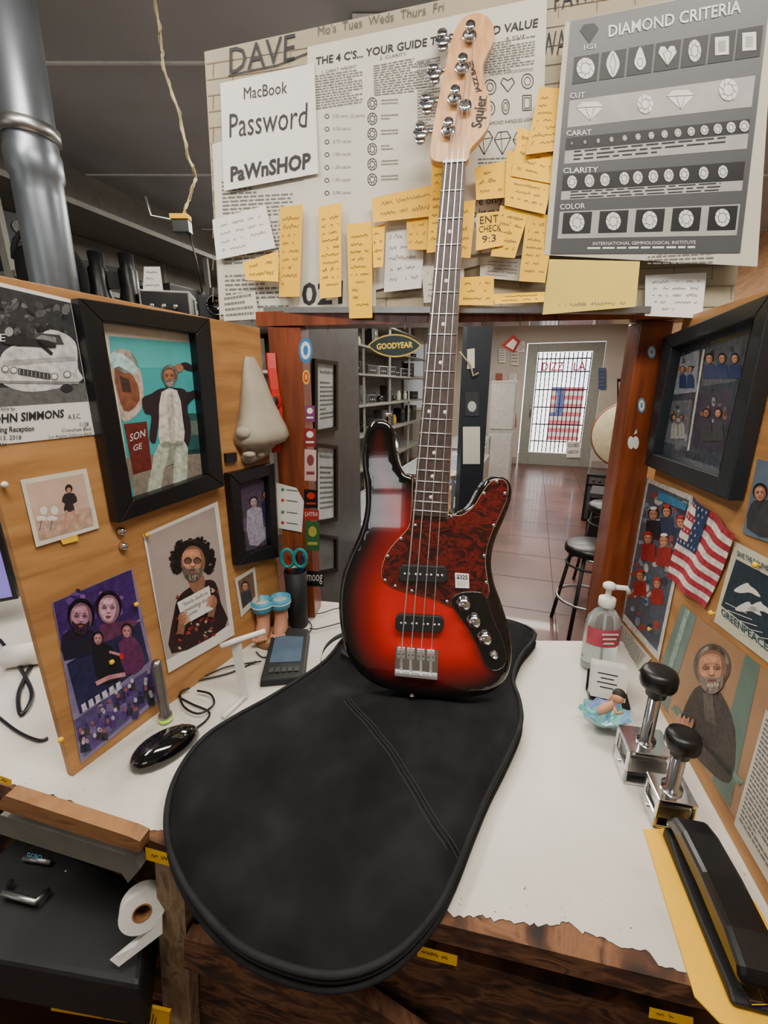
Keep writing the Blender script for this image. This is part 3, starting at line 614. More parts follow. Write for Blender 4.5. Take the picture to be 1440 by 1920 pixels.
for k in range(4): sh.ell(346+k*2,1151+k*5,6.5,2,SKIN,16,rot=-.4); sh.ell(395-k*1,1119+k*5,6.5,2,SKIN,16,rot=-.4)
sheet('portrait_photo','curly haired person in a red patterned shirt holding a card','photo',sh)
e=thing('picture_frame','small black frame with a dim purple group photo','picture frame',LEFT.hit(480,1060,.01))
inn=[(450,908),(504,892),(510,1022),(462,1040)]
mk(pframe(LEFT,.0015,[(430,888),(515,868),(524,1045),(447,1062)],inn,.018,BLACK),'frame',parent=e,bevel=.002)
sh=Sheet(LEFT,.003); sh.base(inn,col('4A3C50')); scr_head(sh,476,942,9,col('B09898'),HAIRC,3); sh.poly([(463,958),(490,953),(498,1010),(468,1022)],col('9A92A4'),2,2); scr_head(sh,498,928,7,SKIN2,HAIRC,3); sh.poly([(490,940),(506,936),(508,982),(494,990)],col('24243E'),2); sh.ell(458,985,5,12,col('6A4A6A'),3); mk(sh,'picture_print',parent=e)
sh=Sheet(LEFT,.002); sh.base([(440,1085),(478,1062),(484,1125),(452,1158)],PAPER); sh.poly([(446,1090),(474,1072),(479,1118),(455,1142)],col('6A4E3E'),1); scr_head(sh,460,1100,8,SKIN,HAIRC,3); sh.poly([(452,1112),(470,1106),(474,1125),(456,1138)],DG2,2); sheet('snapshot','small snapshot of a person above the figurine','photo',sh)
sh=Sheet(LEFT,.002); sh.base([(98,1130),(248,1066),(300,1310),(152,1432)],col('7A7094',.25,0,.2,30)); sh.poly([(100,1130),(246,1068),(262,1160),(120,1240)],col('3E2460',.3),1)
sh.poly([(125,1245),(262,1165),(280,1240),(150,1340)],col('2A2848',.3),1); sh.poly([(138,1352),(285,1250),(300,1300),(158,1420)],col('4E4270',.3),1)
for i in range(26): sh.ell(rs.uniform(120,245),rs.uniform(1105,1200),rs.uniform(3,9),rs.uniform(3,9),rs.choice([col('5A3A84'),col('2A1A4A'),col('7A4A94')]),2,n=9)
sh.poly([(118,1190),(150,1178),(186,1190),(190,1215),(122,1238)],col('1A1428'),3,2); sh.poly([(188,1172),(225,1165),(250,1162),(255,1172),(195,1205)],col('5A2A4A'),3,2)
scr_head(sh,152,1158,28,col('B07E94'),col('1A1220'),4,beard=col('3A2438')); scr_head(sh,204,1142,27,col('C896A8'),col('2A1830'),4)
sh.poly([(174,1212),(198,1206),(216,1222),(232,1265),(200,1284),(180,1262)],col('100E18'),4,2); sh.poly([(222,1206),(250,1194),(268,1222),(268,1252),(236,1264)],col('5A2450'),4,2)
scr_head(sh,184,1198,11,col('B88088'),HAIRC,5); scr_head(sh,238,1184,12,col('B87880'),HAIRC,5)
sh.line([(180,1282),(205,1270),(235,1264)],8,col('B88088'),5); sh.line([(205,1222),(226,1228)],5,col('B88088'),6); sh.ell(228,1230,4,6,RED,7)
for i in range(46):
    t=rs.random(); x=150+t*140; y=1394-t*100+rs.uniform(-50,14); sh.poly([(x-6,y+6),(x+6,y+4),(x+7,y+18),(x-5,y+20)],rs.choice([DG2,col('4A2E74'),col('22223E'),col('6A5A8A')]),2); sh.ell(x,y,3.5,4.5,rs.choice([col('A87E92'),col('B8A8B8'),col('32245A'),col('8A4A5A')]),3,n=9)
for i in range(6): sh.poly([(152+i*13,1322-i*8),(160+i*13,1317-i*8),(164+i*13,1330-i*8),(155+i*13,1336-i*8)],col('B8B4C4'),4)
sheet('photo_collage','glossy purple party snapshots in a clear sleeve on the partition','photo',sh)
DN[:]=[.12,25]
sh=Sheet(LEFT,.004); sh.base([(112,1010),(145,1003),(147,1014),(118,1021)],YEL); sheet('tape_piece','small yellow tape piece under a snapshot','tape',sh)
for x,y in((224,995),(228,1023)):
    mb=MB(); p=LEFT.hit(x,y,.0); mb.lathe(p,LEFT.n,[(.005,0.0005),(.007,.002),(.006,.01),(.003,.012)],CHROME,14); mk(mb,'knob','small chrome knob screwed into the plywood','knob',group='chrome knobs')
e=MB(); CLAY=col('A69C8A',.6,0,.12,20,bump=.3)
secs=[(668,468,8,.006),(690,470,15,.018),(720,473,20,.03),(750,476,25,.042),(780,480,32,.054),(800,482,39,.062),(815,483,42,.066),(826,483,41,.056),(834,482,32,.03),(842,480,27,.024),(852,477,25,.022),(862,470,16,.012),(868,466,8,.004)]
rings=[]
for v,uc,hw,pr in secs:
    c=LEFT.hit(uc,v,.001); r=(LEFT.hit(uc+hw,v,.001)-LEFT.hit(uc-hw,v,.001))/2; r.z=0
    ring=[]
    for k in range(20):
        t=math.pi*2*k/20; fr=max(0,math.sin(t)); ring.append(c+r*math.cos(t)+LEFT.n*(pr*fr**.8)+Vector((0,0,-.004*fr)))
    rings.append(ring)
e.loft(rings,CLAY)
nob=mk(e,'nose_sculpture','large grey clay nose sculpture mounted on the partition','sculpture')
for du in(-26,26):
    mb=MB(); mb.ball(LEFT.hit(483+du,812,.02),.0175,CLAY,(1,1,.85)); mk(mb,'nostril',parent=nob)
mb=MB()
for du in(-1,1): mb.ball(LEFT.hit(476+du*9,852,.02),.013,CLAY,(1.1,.9,.6))
mk(mb,'upper_lip',parent=nob)
e=thing('wristwatch','red plastic wristwatch hanging on the partition','watch',LEFT.hit(515,850,.01))
mb=MB(); L=[LEFT.hit(506,662,.008),LEFT.hit(508,690,.014),LEFT.hit(513,730,.02),LEFT.hit(520,770,.022),LEFT.hit(521,810,.018),LEFT.hit(516,848,.01)]
for a,b in zip(L[:-1],L[1:]): mb.prism([a-Vector((.008,.004,0)),a+Vector((.008,.004,0)),b+Vector((.008,.004,0)),b-Vector((.008,.004,0))],LEFT.n*.004,RED)
mk(mb,'strap','red rubber',parent=e)
mb=MB(); mb.lathe(LEFT.hit(516,752,.022),LEFT.n,[(.014,0),(.016,.003),(.015,.008),(.012,.009)],RED,24); mb.lathe(LEFT.hit(516,752,.0312),LEFT.n,[(.011,0),(.011,.0006)],DG2,24); mk(mb,'watch_case',parent=e)
mb=MB(); mb.prism([LEFT.hit(u,v,.002) for u,v in((420,850),(440,848),(441,865),(421,868))],LEFT.n*.006,BLACK); mk(mb,'mounting_bracket','small black bracket beside the nose sculpture','bracket')
sh=Sheet(PF,.003); sh.base([(518,905),(556,915),(568,960),(566,998)],WHITE); sh.poly([(518,905),(556,915),(570,940),(566,998),(522,990)],WHITE,1); 
for y in(918,938,960,980): sh.ell(530,y,3,3,RED if y%3 else col('3A8A4A'),3); sh.line([(537,y),(558,y+3)],2,INKG,3)
sheet('paper_tag','white cut paper tag with coloured dots on the post','tag',sh)
# =====================================================================  RIGHT PARTITION
DN[:]=[.32,110]
outer=[(1243,632),(1446,548),(1362,938),(1208,872)]; inner=[(1258,652),(1414,594),(1346,892),(1222,850)]
e=thing('picture_frame','wide dark frame holding several small party photos','picture frame',RIGHT.hit(1300,930,.02))
mk(pframe(RIGHT,.0015,outer,inner,.022,col('1E2226',.4,0,.1)),'frame','dark charcoal wood',parent=e,bevel=.002)
sh=Sheet(RIGHT,.003); sh.base(inner,col('3E444C',.15)); 
def cell(q,bg,n):
    sh.poly(q,bg,1); cx=sum(p[0] for p in q)/4; cy=sum(p[1] for p in q)/4; w=abs(q[1][0]-q[0][0]); h=abs(q[3][1]-q[0][1])
    for i in range(16): sh.ell(cx+random.uniform(-.38,.38)*w,cy+random.uniform(-.38,.38)*h,w*random.uniform(.03,.1),h*random.uniform(.03,.1),random.choice([col('2E3238'),col('8A8E94'),col('5A4A4A'),col('7A5A3A'),col('3A5A6A')]),2,n=9)
    for i in range(n):
        x=cx+(i-(n-1)/2)*w*.34; sh.poly([(x-w*.14,cy+h*.06),(x,cy+h*.0),(x+w*.14,cy+h*.06),(x+w*.17,cy+h*.4),(x-w*.17,cy+h*.4)],random.choice([DG2,col('24305A'),col('7A2420'),col('8A8A86')]),3); scr_head(sh,x,cy-h*.12,w*.12,random.choice([SKIN,SKIN2]),HAIRC,4)
cell([(1270,672),(1312,655),(1305,735),(1262,740)],col('7A8088'),2); cell([(1325,655),(1395,630),(1380,715),(1315,725)],col('4A4E56'),3)
cell([(1312,735),(1376,728),(1355,850),(1298,835)],col('322A3A'),2); cell([(1258,752),(1298,750),(1288,838),(1240,828)],col('5A5A60'),2); sh.line([(1320,655),(1290,845)],4,LG,3)
mk(sh,'picture_print','collage of small photographs',parent=e)
sh=Sheet(RIGHT,.002); sh.base([(1212,895),(1300,930),(1235,1240),(1165,1160)],col('C8C2B8',.3)); sh.poly([(1216,905),(1292,938),(1232,1222),(1170,1150)],col('4A525E',.3),1)
for i in range(80): a=random.random(); b=random.random(); x,y=sh.uv(.1+.8*a,.06+.86*b); sh.ell(x,y,random.uniform(3,9),random.uniform(3,10),random.choice([col('2E343E'),col('7A828C'),col('8A3A34'),col('B0A89C'),col('3A5A6E')]),2,n=9)
for (x,y,r) in ((1225,965,11),(1250,960,10),(1276,980,10),(1215,1010,10),(1245,1015,11),(1268,1040,10),(1200,1080,9),(1232,1095,9)):
    sh.poly([(x-r*1.2,y+r),(x+r*1.2,y+r),(x+r*1.4,y+r*4.4),(x-r*1.4,y+r*4)],random.choice([col('1E1E24'),col('8E201C'),col('24304A')]),3); scr_head(sh,x,y,r,SKIN,random.choice([HAIRC,RED]),4); sh.ell(x,y-r*1.1,r*.6,r*.3,WHITE if r==11 else RED,11)
sh.poly([(1235,920),(1290,945),(1284,958),(1232,936)],col('2E6A8A'),6)
sheet('photo_print','glossy group party photo pinned on the plywood','photo',sh)
q=[RIGHT.hit(u,v,.008) for u,v in((1302,932),(1380,1002),(1318,1140),(1250,1082))]
mk(flagmb(q,n=RIGHT.n),'national_flag','small striped paper flag pinned on the plywood','flag')
sh=Sheet(RIGHT,.002); sh.base([(1378,1015),(1450,1052),(1450,1250),(1338,1165)],col('CAC6AE',.6,0,.06)); sh.poly([(1380,1048),(1450,1085),(1450,1215),(1352,1135)],col('22303A'),1)
for x,y in((1400,1105),(1424,1140),(1402,1140)): sh.poly([(x-24,y+2),(x-10,y-8),(x+2,y-12),(x+6,y-7),(x+18,y+2),(x+26,y+14),(x+18,y+12),(x+6,y+6),(x-12,y+7)],WHITE,2,3)
for k in range(5): sh.line([(1360+k*4,1130+k*14),(1400+k*10,1150+k*12)],1.2,WHITE,2)
sh.text('SAVE THE DOLPHINS',1382,1042,1448,1076,10,col('2A4A52'),3,.02); sh.text('GREENPEACE',1352,1152,1440,1222,13,col('2A4A52'),3,.02)
sheet('greeting_card','cream card with leaping dolphins and dark lettering','card',sh)
sh=Sheet(RIGHT,.002); sh.base([(1278,1132),(1450,1268),(1445,1640),(1224,1288)],col('A07A58',.4,0,.15,12))
sh.poly([(1278,1132),(1306,1155),(1250,1335),(1224,1288)],col('687C72',.4,0,.15,20),1); sh.poly([(1398,1225),(1425,1248),(1368,1515),(1335,1463)],col('5E7468',.4,0,.15,20),1); sh.line([(1262,1325),(1390,1470)],12,col('6A8074'),2)
sh.poly([(1286,1140),(1294,1146),(1240,1318),(1234,1308)],col('8A9C92'),2)
sh.poly([(1296,1300),(1320,1285),(1352,1300),(1378,1370),(1372,1460),(1340,1455),(1275,1375)],col('443C36'),2,3); sh.poly([(1318,1300),(1336,1300),(1342,1360),(1322,1350)],col('5E544C'),3)
scr_head(sh,1335,1256,38,SKIN,col('7A6E62'),3,beard=col('988878'))
sh.poly([(1268,1385),(1262,1360),(1284,1345),(1300,1372),(1302,1400)],SKIN,8,3)
for k in range(4): sh.ell(1272+k*8,1350+k*3,3.5,12,tone(SKIN,1.05-.06*k),9,rot=.3)
sheet('art_print','photo print of a bearded person leaning on a green window frame','photo',sh)
DN[:]=[.12,25]
sh=Sheet(RIGHT,.002); sh.base([(1164,1165),(1222,1235),(1196,1258),(1158,1215)],PAPER); sh.bars(9,INKG); sheet('printed_letter','white typed page pinned low on the plywood','paper',sh)
sh=Sheet(RIGHT,.003); sh.base([(1436,1330),(1500,1390),(1460,1690),(1376,1545)],PAPER); sh.bars(24,INKG); sheet('printed_letter','white typed page pinned beside the stapler','paper',sh)
sh=Sheet(RIGHT,.003); sh.base([(1420,860),(1500,880),(1480,1030),(1392,1000)],col('5A6A7A')); sh.poly([(1408,945),(1425,938),(1460,945),(1450,1010),(1400,990)],DG2,1,2); scr_head(sh,1425,925,15,SKIN,HAIRC,3); sheet('snapshot','snapshot pinned beside the small flag','photo',sh)
for (x,y) in ((5,908),(206,1240),(1424,1060),(1340,1150),(272,1002),(110,1385),(252,1132),(1222,1180)):
    pl=LEFT if x<700 else RIGHT; mb=MB(); mb.lathe(pl.hit(x,y,.003),pl.n,[(.002,0),(.002,.003),(.0045,.005),(.003,.008)],YEL if x!=5 else WHITE,12); mk(mb,'pushpin','yellow pushpin holding a picture','pushpin',group='pushpins')
# =====================================================================  BASS GUITAR
B0=H(795,1303,1.058); T0=HEAD.hit(893,25,.035); Lx=(T0-B0).normalized(); R0=Vector((1,-.1,0)); Rx=(R0-Lx*R0.dot(Lx)).normalized(); Nx=Rx.cross(Lx).normalized()
BP=Plane(B0,Nx)
bass=thing('bass_guitar','red sunburst electric bass guitar standing upright on a black gig bag','bass guitar',B0-Nx*.02)
def loc2(P): d=P-B0; return Vector((d.dot(Rx),d.dot(Lx)))
def W3(p,o=0): return B0+Rx*p[0]+Lx*p[1]+Nx*o
def inside(p,poly):
    c=False; n=len(poly); j=n-1
    for i in range(n):
        a,b=poly[i],poly[j]
        if (a[1]>p[1])!=(b[1]>p[1]) and p[0]<(b[0]-a[0])*(p[1]-a[1])/(b[1]-a[1])+a[0]: c=not c
        j=i
    return c
def dist(p,poly):
    m=9
    n=len(poly)
    for i in range(n):
        a=poly[i]; b=poly[(i+1)%n]; dx=b[0]-a[0]; dy=b[1]-a[1]; L2=dx*dx+dy*dy or 1e-12
        t=max(0,min(1,((p[0]-a[0])*dx+(p[1]-a[1])*dy)/L2)); ex=a[0]+dx*t-p[0]; ey=a[1]+dy*t-p[1]; q=ex*ex+ey*ey
        if q<m: m=q
    return math.sqrt(m) if m<9 else 3
def pillow(mb,outline,step,hf,to3,mat,cf=None,rings=(.0015,.004,.008)):
    pts=[Vector((p[0],p[1])) for p in outline]; nb=len(pts)
    ys=[p.y for p in pts]; xs=[p.x for p in pts]; inn=[]
    y=min(ys)
    while y<max(ys):
        x=min(xs)
        while x<max(xs):
            q=Vector((x+random.uniform(-.1,.1)*step,y+random.uniform(-.1,.1)*step))
            if inside(q,pts) and dist(q,pts)>rings[-1]+step*.3: inn.append(q)
            x+=step
        y+=step
    area=sum(pts[i].x*pts[(i+1)%nb].y-pts[(i+1)%nb].x*pts[i].y for i in range(nb)); sg=1 if area>0 else -1
    for r in rings:
        for i in range(nb):
            t=(pts[(i+1)%nb]-pts[i-1]).normalized(); n_=Vector((-t.y,t.x))*sg; q=pts[i]+n_*r
            if inside(q,pts) and dist(q,pts)>r*.9: inn.append(q)
    vc,_,fc,*_r=delaunay_2d_cdt(pts+inn,[],[list(range(nb))],1,1e-6)
    ds=[0 if i<nb else dist(v,pts) for i,v in enumerate(vc)]
    o=mb.add([to3(v,hf(ds[i],v)) for i,v in enumerate(vc)],[tuple(f) for f in fc],mat,True)
    if cf:
        for i,v in enumerate(vc): mb.vc[o+i]=cf(ds[i],v)
    return o,nb
bodypx=[(773,893),(760,888),(748,868),(742,838),(739,808),(727,789),(707,785),(689,797),(680,826),(678,866),(684,915),(683,960),(672,1002),(654,1042),(640,1082),(634,1125),(636,1172),(647,1222),(670,1262),(706,1288),(756,1303),(815,1311),(872,1312),(920,1302),(950,1275),(961,1235),(957,1185),(942,1135),(927,1092),(922,1052),(930,1012),(947,972),(959,938),(960,912),(948,896),(928,892),(910,901),(896,922),(882,946),(862,960),(842,958)]
ol=[loc2(BP.hit(p[0],p[1])) for p in catm([(a,b,0) for a,b in bodypx],True,4)]
m=bpy.data.materials.new('sunburst_gloss'); m.use_nodes=True; nt=m.node_tree; bs=nt.nodes['Principled BSDF']
at=nt.nodes.new('ShaderNodeAttribute'); at.attribute_name='burst'; nt.links.new(at.outputs['Color'],bs.inputs['Base Color']); bs.inputs['Roughness'].default_value=.06; bs.inputs['Specular IOR Level'].default_value=.4; bs.inputs['Coat Weight'].default_value=1; bs.inputs['Coat Roughness'].default_value=.015
BURST=m
def ss(x): x=max(0,min(1,x)); return x*x*(3-2*x)
def burst(d,p):
    t=ss((d-.014)/.04); u=ss((d-.045)/.05); f=1-.6*ss((p[1]-.12)/.2)
    return (.003+t*(.11+.05*f)+u*.34*f,.0025+t*.001+u*.005*f,.0025+t*.0005+u*.001,1)
def bodyh(d,p): return -.009*(1-min(1,math.sqrt(max(0,1-(1-min(d,.011)/.011)**2))))
mb=MB(); o,nb=pillow(mb,ol,.0075,bodyh,lambda v,h: W3(v,h),BURST,burst,(.001,.003,.006,.010))
o2=mb.add([W3(p,-.034) for p in ol]+[W3(Vector((p.x*.97+.0,p.y*.985+.003)),-.042) for p in ol],[],BURST)
k=mb.mi(BURST)
for i in range(nb):
    j=(i+1)%nb
    mb.f.append((o+i,o+j,o2+j,o2+i)); mb.m.append(k); mb.sm.append(True)
    mb.f.append((o2+i,o2+j,o2+nb+j,o2+nb+i)); mb.m.append(k); mb.sm.append(True)
mb.f.append(tuple(o2+nb+i for i in range(nb))); mb.m.append(k); mb.sm.append(False)
mk(mb,'body','glossy red body fading to black edges',parent=bass)
def flat(name,px,z0,th,mat,label=None,smooth=4,bev=0,par=None):
    pts=[(p[0],p[1]) for p in catm([(a,b,0) for a,b in px],True,smooth)] if smooth else px
    mb=MB(); mb.prism([BP.hit(u,v,z0+th) for u,v in pts],-Nx*th,mat); return mk(mb,name,label,parent=par or bass,bevel=bev)
pg=[(774,896),(773,930),(771,965),(766,990),(746,1012),(727,1036),(717,1062),(717,1083),(735,1100),(775,1112),(815,1122),(842,1136),(852,1134),(860,1116),(885,1112),(908,1122),(917,1110),(912,1078),(910,1045),(918,1008),(936,968),(950,935),(952,912),(944,900),(930,900),(916,908),(902,928),(888,950),(866,966),(846,967),(840,972),(806,972),(776,968)]
flat('pickguard',pg,.0004,.0025,TORT,'red tortoiseshell pickguard',3)
mb=MB(); ptsp=[(p[0],p[1]) for p in catm([(a,b,0) for a,b in pg],True,3)]; mb.tube([BP.hit(u,v,.0015) for u,v in ptsp],.0007,col('B8A080'),5,True); mk(mb,'pickguard_edge','cream bound edge',parent=bass)
for u,v in [(779,985),(752,1010),(727,1043),(722,1088),(772,1108),(838,1128),(912,1092),(908,1042),(926,985),(947,925),(932,903),(908,925),(846,968),(741,1099)]:
    mb=MB(); mb.lathe(BP.hit(u,v,.003),Nx,[(.0032,0),(.003,.0007),(.001,.001)],CHROME,10); mk(mb,'pickguard_screw',parent=bass)
cp=[(846,1128),(858,1114),(882,1110),(904,1113),(914,1128),(926,1165),(941,1198),(949,1230),(943,1250),(926,1257),(910,1245),(897,1214),(880,1182),(858,1150)]
flat('control_plate',cp,.0005,.003,GBLACK,'glossy dark control plate',4)
mb=MB(); mb.tube([BP.hit(p[0],p[1],.0032) for p in catm([(a,b,0) for a,b in cp],True,4)],.0006,col('8A8A8C',.2,1),5,True); mk(mb,'plate_edge','thin bright plate edge',parent=bass)
for u,v in((869,1130),(888,1162),(908,1194)):
    mb=MB(); mb.lathe(BP.hit(u,v,.0035),Nx,[(.013,0),(.013,.002),(.0115,.003),(.011,.015),(.0095,.018),(.003,.0195)],CHROME,24)
    mk(mb,'control_knob','chrome dome knob',parent=bass)
mb=MB(); mb.lathe(BP.hit(926,1228,.0035),Nx,[(.0085,0),(.0085,.002),(.006,.003),(.006,.006),(.0035,.0062),(.0032,.002)],CHROME,16); mk(mb,'output_jack','chrome jack socket',parent=bass)
for q in([(750,1059),(838,1062),(838,1094),(748,1091)],[(743,1151),(832,1156),(831,1187),(741,1184)]):
    (a,b),(c,d_),(e1,f1),(g1,h1)=q
    px=[(a+5,b),(c-5,d_),(c+1,d_+8),(e1+1,f1-8),(e1-5,f1),(g1+5,h1),(g1-1,h1-8),(a-1,b+8)]
    po=flat('pickup',px,.001,.010,MBLACK,'black single coil pickup',0,.002)
    for k in range(4):
        for s_ in(-4,4):
            x=a+13+k*(c-a-26)/3+s_; y=(b+h1)/2+1+k; mbp=MB(); mbp.lathe(BP.hit(x,y,.0112),Nx,[(.0024,0),(.0022,.001)],SATIN,8); mk(mbp,'pole_piece',parent=po)
br=flat('bridge',[(742,1212),(822,1219),(820,1274),(740,1266)],.0008,.002,CHROME,'chrome bridge plate',0)
mb=MB(); mb.prism([BP.hit(u,v,.012) for u,v in((740,1262),(820,1270),(820,1275),(740,1267))],-Nx*.011,SATIN); mk(mb,'bridge_wall','bright chrome end wall',parent=br)
strb=[(752,1226),(770,1228),(789,1230),(808,1232)]
for u,v in strb:
    mb=MB(); mb.prism([BP.hit(a,b,.012) for a,b in((u-7,v-9),(u+7,v-8),(u+7,v+9),(u-7,v+8))],-Nx*.009,SATIN); mb.tube([BP.hit(u,v+8,.007),BP.hit(u,v+34,.007)],.0024,SATIN,8)
    mb.lathe(BP.hit(u-4,v,.012),Nx,[(.0015,0),(.0015,.002)],MBLACK,6); mb.lathe(BP.hit(u+4,v,.012),Nx,[(.0015,0),(.0015,.002)],MBLACK,6)
    mk(mb,'saddle','chrome string saddle',parent=br,bevel=.0008)
nk=flat('neck',[(832,303),(874,300),(841,970),(774,966)],-.012,.016,MAPLE,'pale maple neck',0,.002)
fb=flat('fretboard',[(831,303),(874,300),(839,971),(773,966)],.004,.006,ROSE,'dark rosewood fretboard',0,.0008)
N1=loc2(BP.hit(831,303,.010)); N2=loc2(BP.hit(874,300,.010)); E1=loc2(BP.hit(773,966,.010)); E2=loc2(BP.hit(839,971,.010))
def fpos(n): return (1-2**(-n/12))/(1-2**(-20.6/12))
for n in range(1,21):
    t=fpos(n); a=N1.lerp(E1,t); b=N2.lerp(E2,t); mb=MB(); mb.tube([W3(a,.0102),W3(a.lerp(b,.5),.0106),W3(b,.0102)],.0013,SATIN,6); mk(mb,'fret','nickel fret',parent=fb)
for n in(3,5,7,9,12,15,17,19):
    t=(fpos(n)+fpos(n-1))/2; a=N1.lerp(E1,t); b=N2.lerp(E2,t)
    for w in((.25,.75) if n==12 else (.5,)):
        mb=MB(); mb.lathe(W3(a.lerp(b,w),.0101),Nx,[(.0036,0),(.0035,.0003)],WHITE,14); mk(mb,'inlay_dot','white round inlay',parent=fb)
mb=MB(); mb.prism([BP.hit(u,v,.012) for u,v in((831,300),(874,297),(874,302),(831,305))],-Nx*.012,WHITE); mk(mb,'nut','white nut',parent=nk)
hs=[(831,304),(812,300),(806,284),(810,252),(818,205),(828,158),(838,108),(848,70),(860,42),(877,27),(898,23),(916,32),(926,52),(926,76),(915,98),(906,122),(908,150),(918,182),(921,212),(914,240),(898,262),(882,280),(875,301)]
hd_=flat('headstock',hs,-.014,.015,MAPLE,'maple headstock with black lettering',4,.0015)
sh=MB()
def htxt(t,p0,p1,h,bold):
    P0=BP.hit(*p0,.0016); P1=BP.hit(*p1,.0016); dirv=(P1-P0); up=Nx.cross(dirv).normalized()*h; sh.text3(t,P0,P1,up,INK,bold)
htxt('Squier',(902,240),(912,180),.018,.025); htxt('JAZZ BASS',(901,172),(886,112),.0075,.03); htxt('by Fender',(912,208),(914,178),.004,.0)
mk(sh,'logo','black headstock lettering',parent=hd_)
posts=[(880,68),(866,128),(852,186),(840,245)]; keys=[(834,74),(818,136),(804,193),(792,249)]
tops=[]
for (u,v),(a,b) in zip(posts,keys):
    tn=thing('tuner','chrome tuning machine','x',BP.hit(u,v,0)); del tn['category']; tn.parent=bass; tn.location=BP.hit(u,v,0)-PW[bass.name]
    mb=MB(); c=BP.hit(u,v,.001); mb.lathe(c,Nx,[(.0125,0),(.0125,.0015),(.010,.002),(.0085,.003),(.0075,.005),(.0068,.014),(.0085,.016),(.0082,.0185),(.002,.019)],CHROME,20); mk(mb,'tuner_post','chrome post',parent=tn); tops.append(BP.hit(u,v,.009))
    mb=MB(); s0=BP.hit(u-14,v+1,-.022); s1=BP.hit(a,b,-.022); mb.tube([s0,s1],.0035,CHROME,8); mk(mb,'tuner_shaft',parent=tn)
    mb=MB(); ax=(s1-s0).normalized(); ax2=ax.cross(Nx).normalized()
    for d_,rr in((0,.014),(.0125,.0095),(-.0125,.0095)):
        mb.lathe(s1+ax*.004+ax2*d_-Nx*.0015,(Nx+ax2*.25),[(rr*.9,-.001),(rr,.001),(rr*.9,.003)],col('B0B2B6',.18,1,.1),14)
    mk(mb,'tuner_key','chrome cloverleaf key',parent=tn)
mb=MB(); mb.lathe(BP.hit(872,207,.001),Nx,[(.004,0),(.004,.006),(.0105,.008),(.0105,.010),(.004,.0105)],CHROME,18); mk(mb,'string_tree','round chrome string retainer',parent=hd_)
nutx=[(837,302),(847,301.5),(858,301),(868,300)]
for i in range(4):
    mb=MB(); r=[.0013,.0011,.0009,.0007][i]
    pts=[BP.hit(strb[i][0],strb[i][1]+22,.006),BP.hit(*strb[i],.0145),BP.hit(nutx[i][0],nutx[i][1],.0128),tops[3-i]+Rx*.0075]
    mb.tube(pts,r,SATIN,6); mb.lathe(tops[3-i]-Nx*.003,Nx,[(.0088,0),(.009,.004),(.0086,.007)],STEEL,12); mk(mb,'string','steel string',parent=bass)
s2=MB(); q=[(853,1074),(879,1076),(880,1103),(854,1102)]
s2.prism([BP.hit(u,v,.0045) for u,v in q],-Nx*.0008,WHITE)
P0=BP.hit(856,1085,.0047); s2.text3('$325',P0,BP.hit(877,1087,.0047),BP.hit(856,1077,.0047)-P0,INK,.03)
for k in range(3): P0=BP.hit(857,1091+k*3.6,.0047); s2.text3(['Fender Squier','Jazz Bass red','Bag included'][k],P0,BP.hit(876-k*2,1092+k*3.6,.0047),BP.hit(857,1088.5+k*3.6,.0047)-P0,INKG)
mk(s2,'price_tag','white price sticker',parent=bass)
mb=MB(); mb.lathe(BP.hit(773,1300,-.006),-Lx,[(.004,-.004),(.004,.002),(.006,.004),(.005,.006)],CHROME,14); mk(mb,'strap_button','chrome strap button',parent=bass)
mb=MB(); mb.lathe(BP.hit(727,788,-.02),Lx,[(.004,-.006),(.004,.006),(.008,.010),(.006,.013)],CHROME,14); mk(mb,'strap_button','chrome strap button',parent=bass)
# =====================================================================  GIG BAG
bagpx=[(612,1238),(560,1275),(500,1312),(440,1345),(385,1382),(345,1430),(320,1485),(312,1545),(322,1605),(352,1668),(398,1728),(455,1778),(520,1808),(585,1826),(640,1828),(700,1812),(758,1775),(812,1715),(850,1645),(885,1558),(915,1488),(950,1420),(976,1358),(974,1315),(962,1275),(975,1232),(1004,1190),(960,1166),(900,1158),(820,1160),(740,1165),(665,1178)]
zb=1.028
bo=[H(p[0],p[1],zb) for p in catm([(a,b,0) for a,b in bagpx],True,4)]; bo2=[Vector((p.x,p.y)) for p in bo]
bag=thing('gig_bag','black padded nylon gig bag lying over the counter edge','bag',(0,.6,1.001))
mb=MB(); random.seed(3)
def bagh(d,p): return .013*ss(d/.022)+.003*ss(d/.05)*math.sin(p[0]*31+p[1]*17)+.0012*ss(d/.03)*math.sin(p[0]*70-p[1]*55)
o,nb=pillow(mb,bo2,.012,bagh,lambda v,h: Vector((v[0],v[1],zb+h-.001)),FABRIC,None,(.004,.012))
o2=mb.add([(p.x,p.y,1.006) for p in bo2],[],FABRIC); k=mb.mi(FABRIC)
for i in range(nb):
    j=(i+1)%nb; mb.f.append((o+i,o+j,o2+j,o2+i)); mb.m.append(k); mb.sm.append(True)
mb.f.append(tuple(o2+i for i in range(nb))); mb.m.append(k); mb.sm.append(False)
mk(mb,'bag_body','padded nylon shell',parent=bag)
PIP=rampmat('piping_cloth',[(.3,'101011'),(.7,'1E1E20')],(1,1,1),30,4,.8,0,0,0,0,.3)
for z,r in((zb+.001,.0042),(1.0065,.0042)):
    mb=MB(); mb.tube([(p.x,p.y,z) for p in bo2],r,PIP,8,True); mk(mb,'piping','black piped edge',parent=bag)
mb=MB(); mb.tube([(p.x,p.y,1.0175) for p in bo2],.0018,col('2A2A2C',.7),6,True); mk(mb,'side_zipper','thin zipper line around the side',parent=bag)
def bagtop(u,v,dz=0): P=H(u,v,zb+.014); d=dist((P.x,P.y),bo2); return Vector((P.x,P.y,zb+bagh(d,(P.x,P.y))+dz))
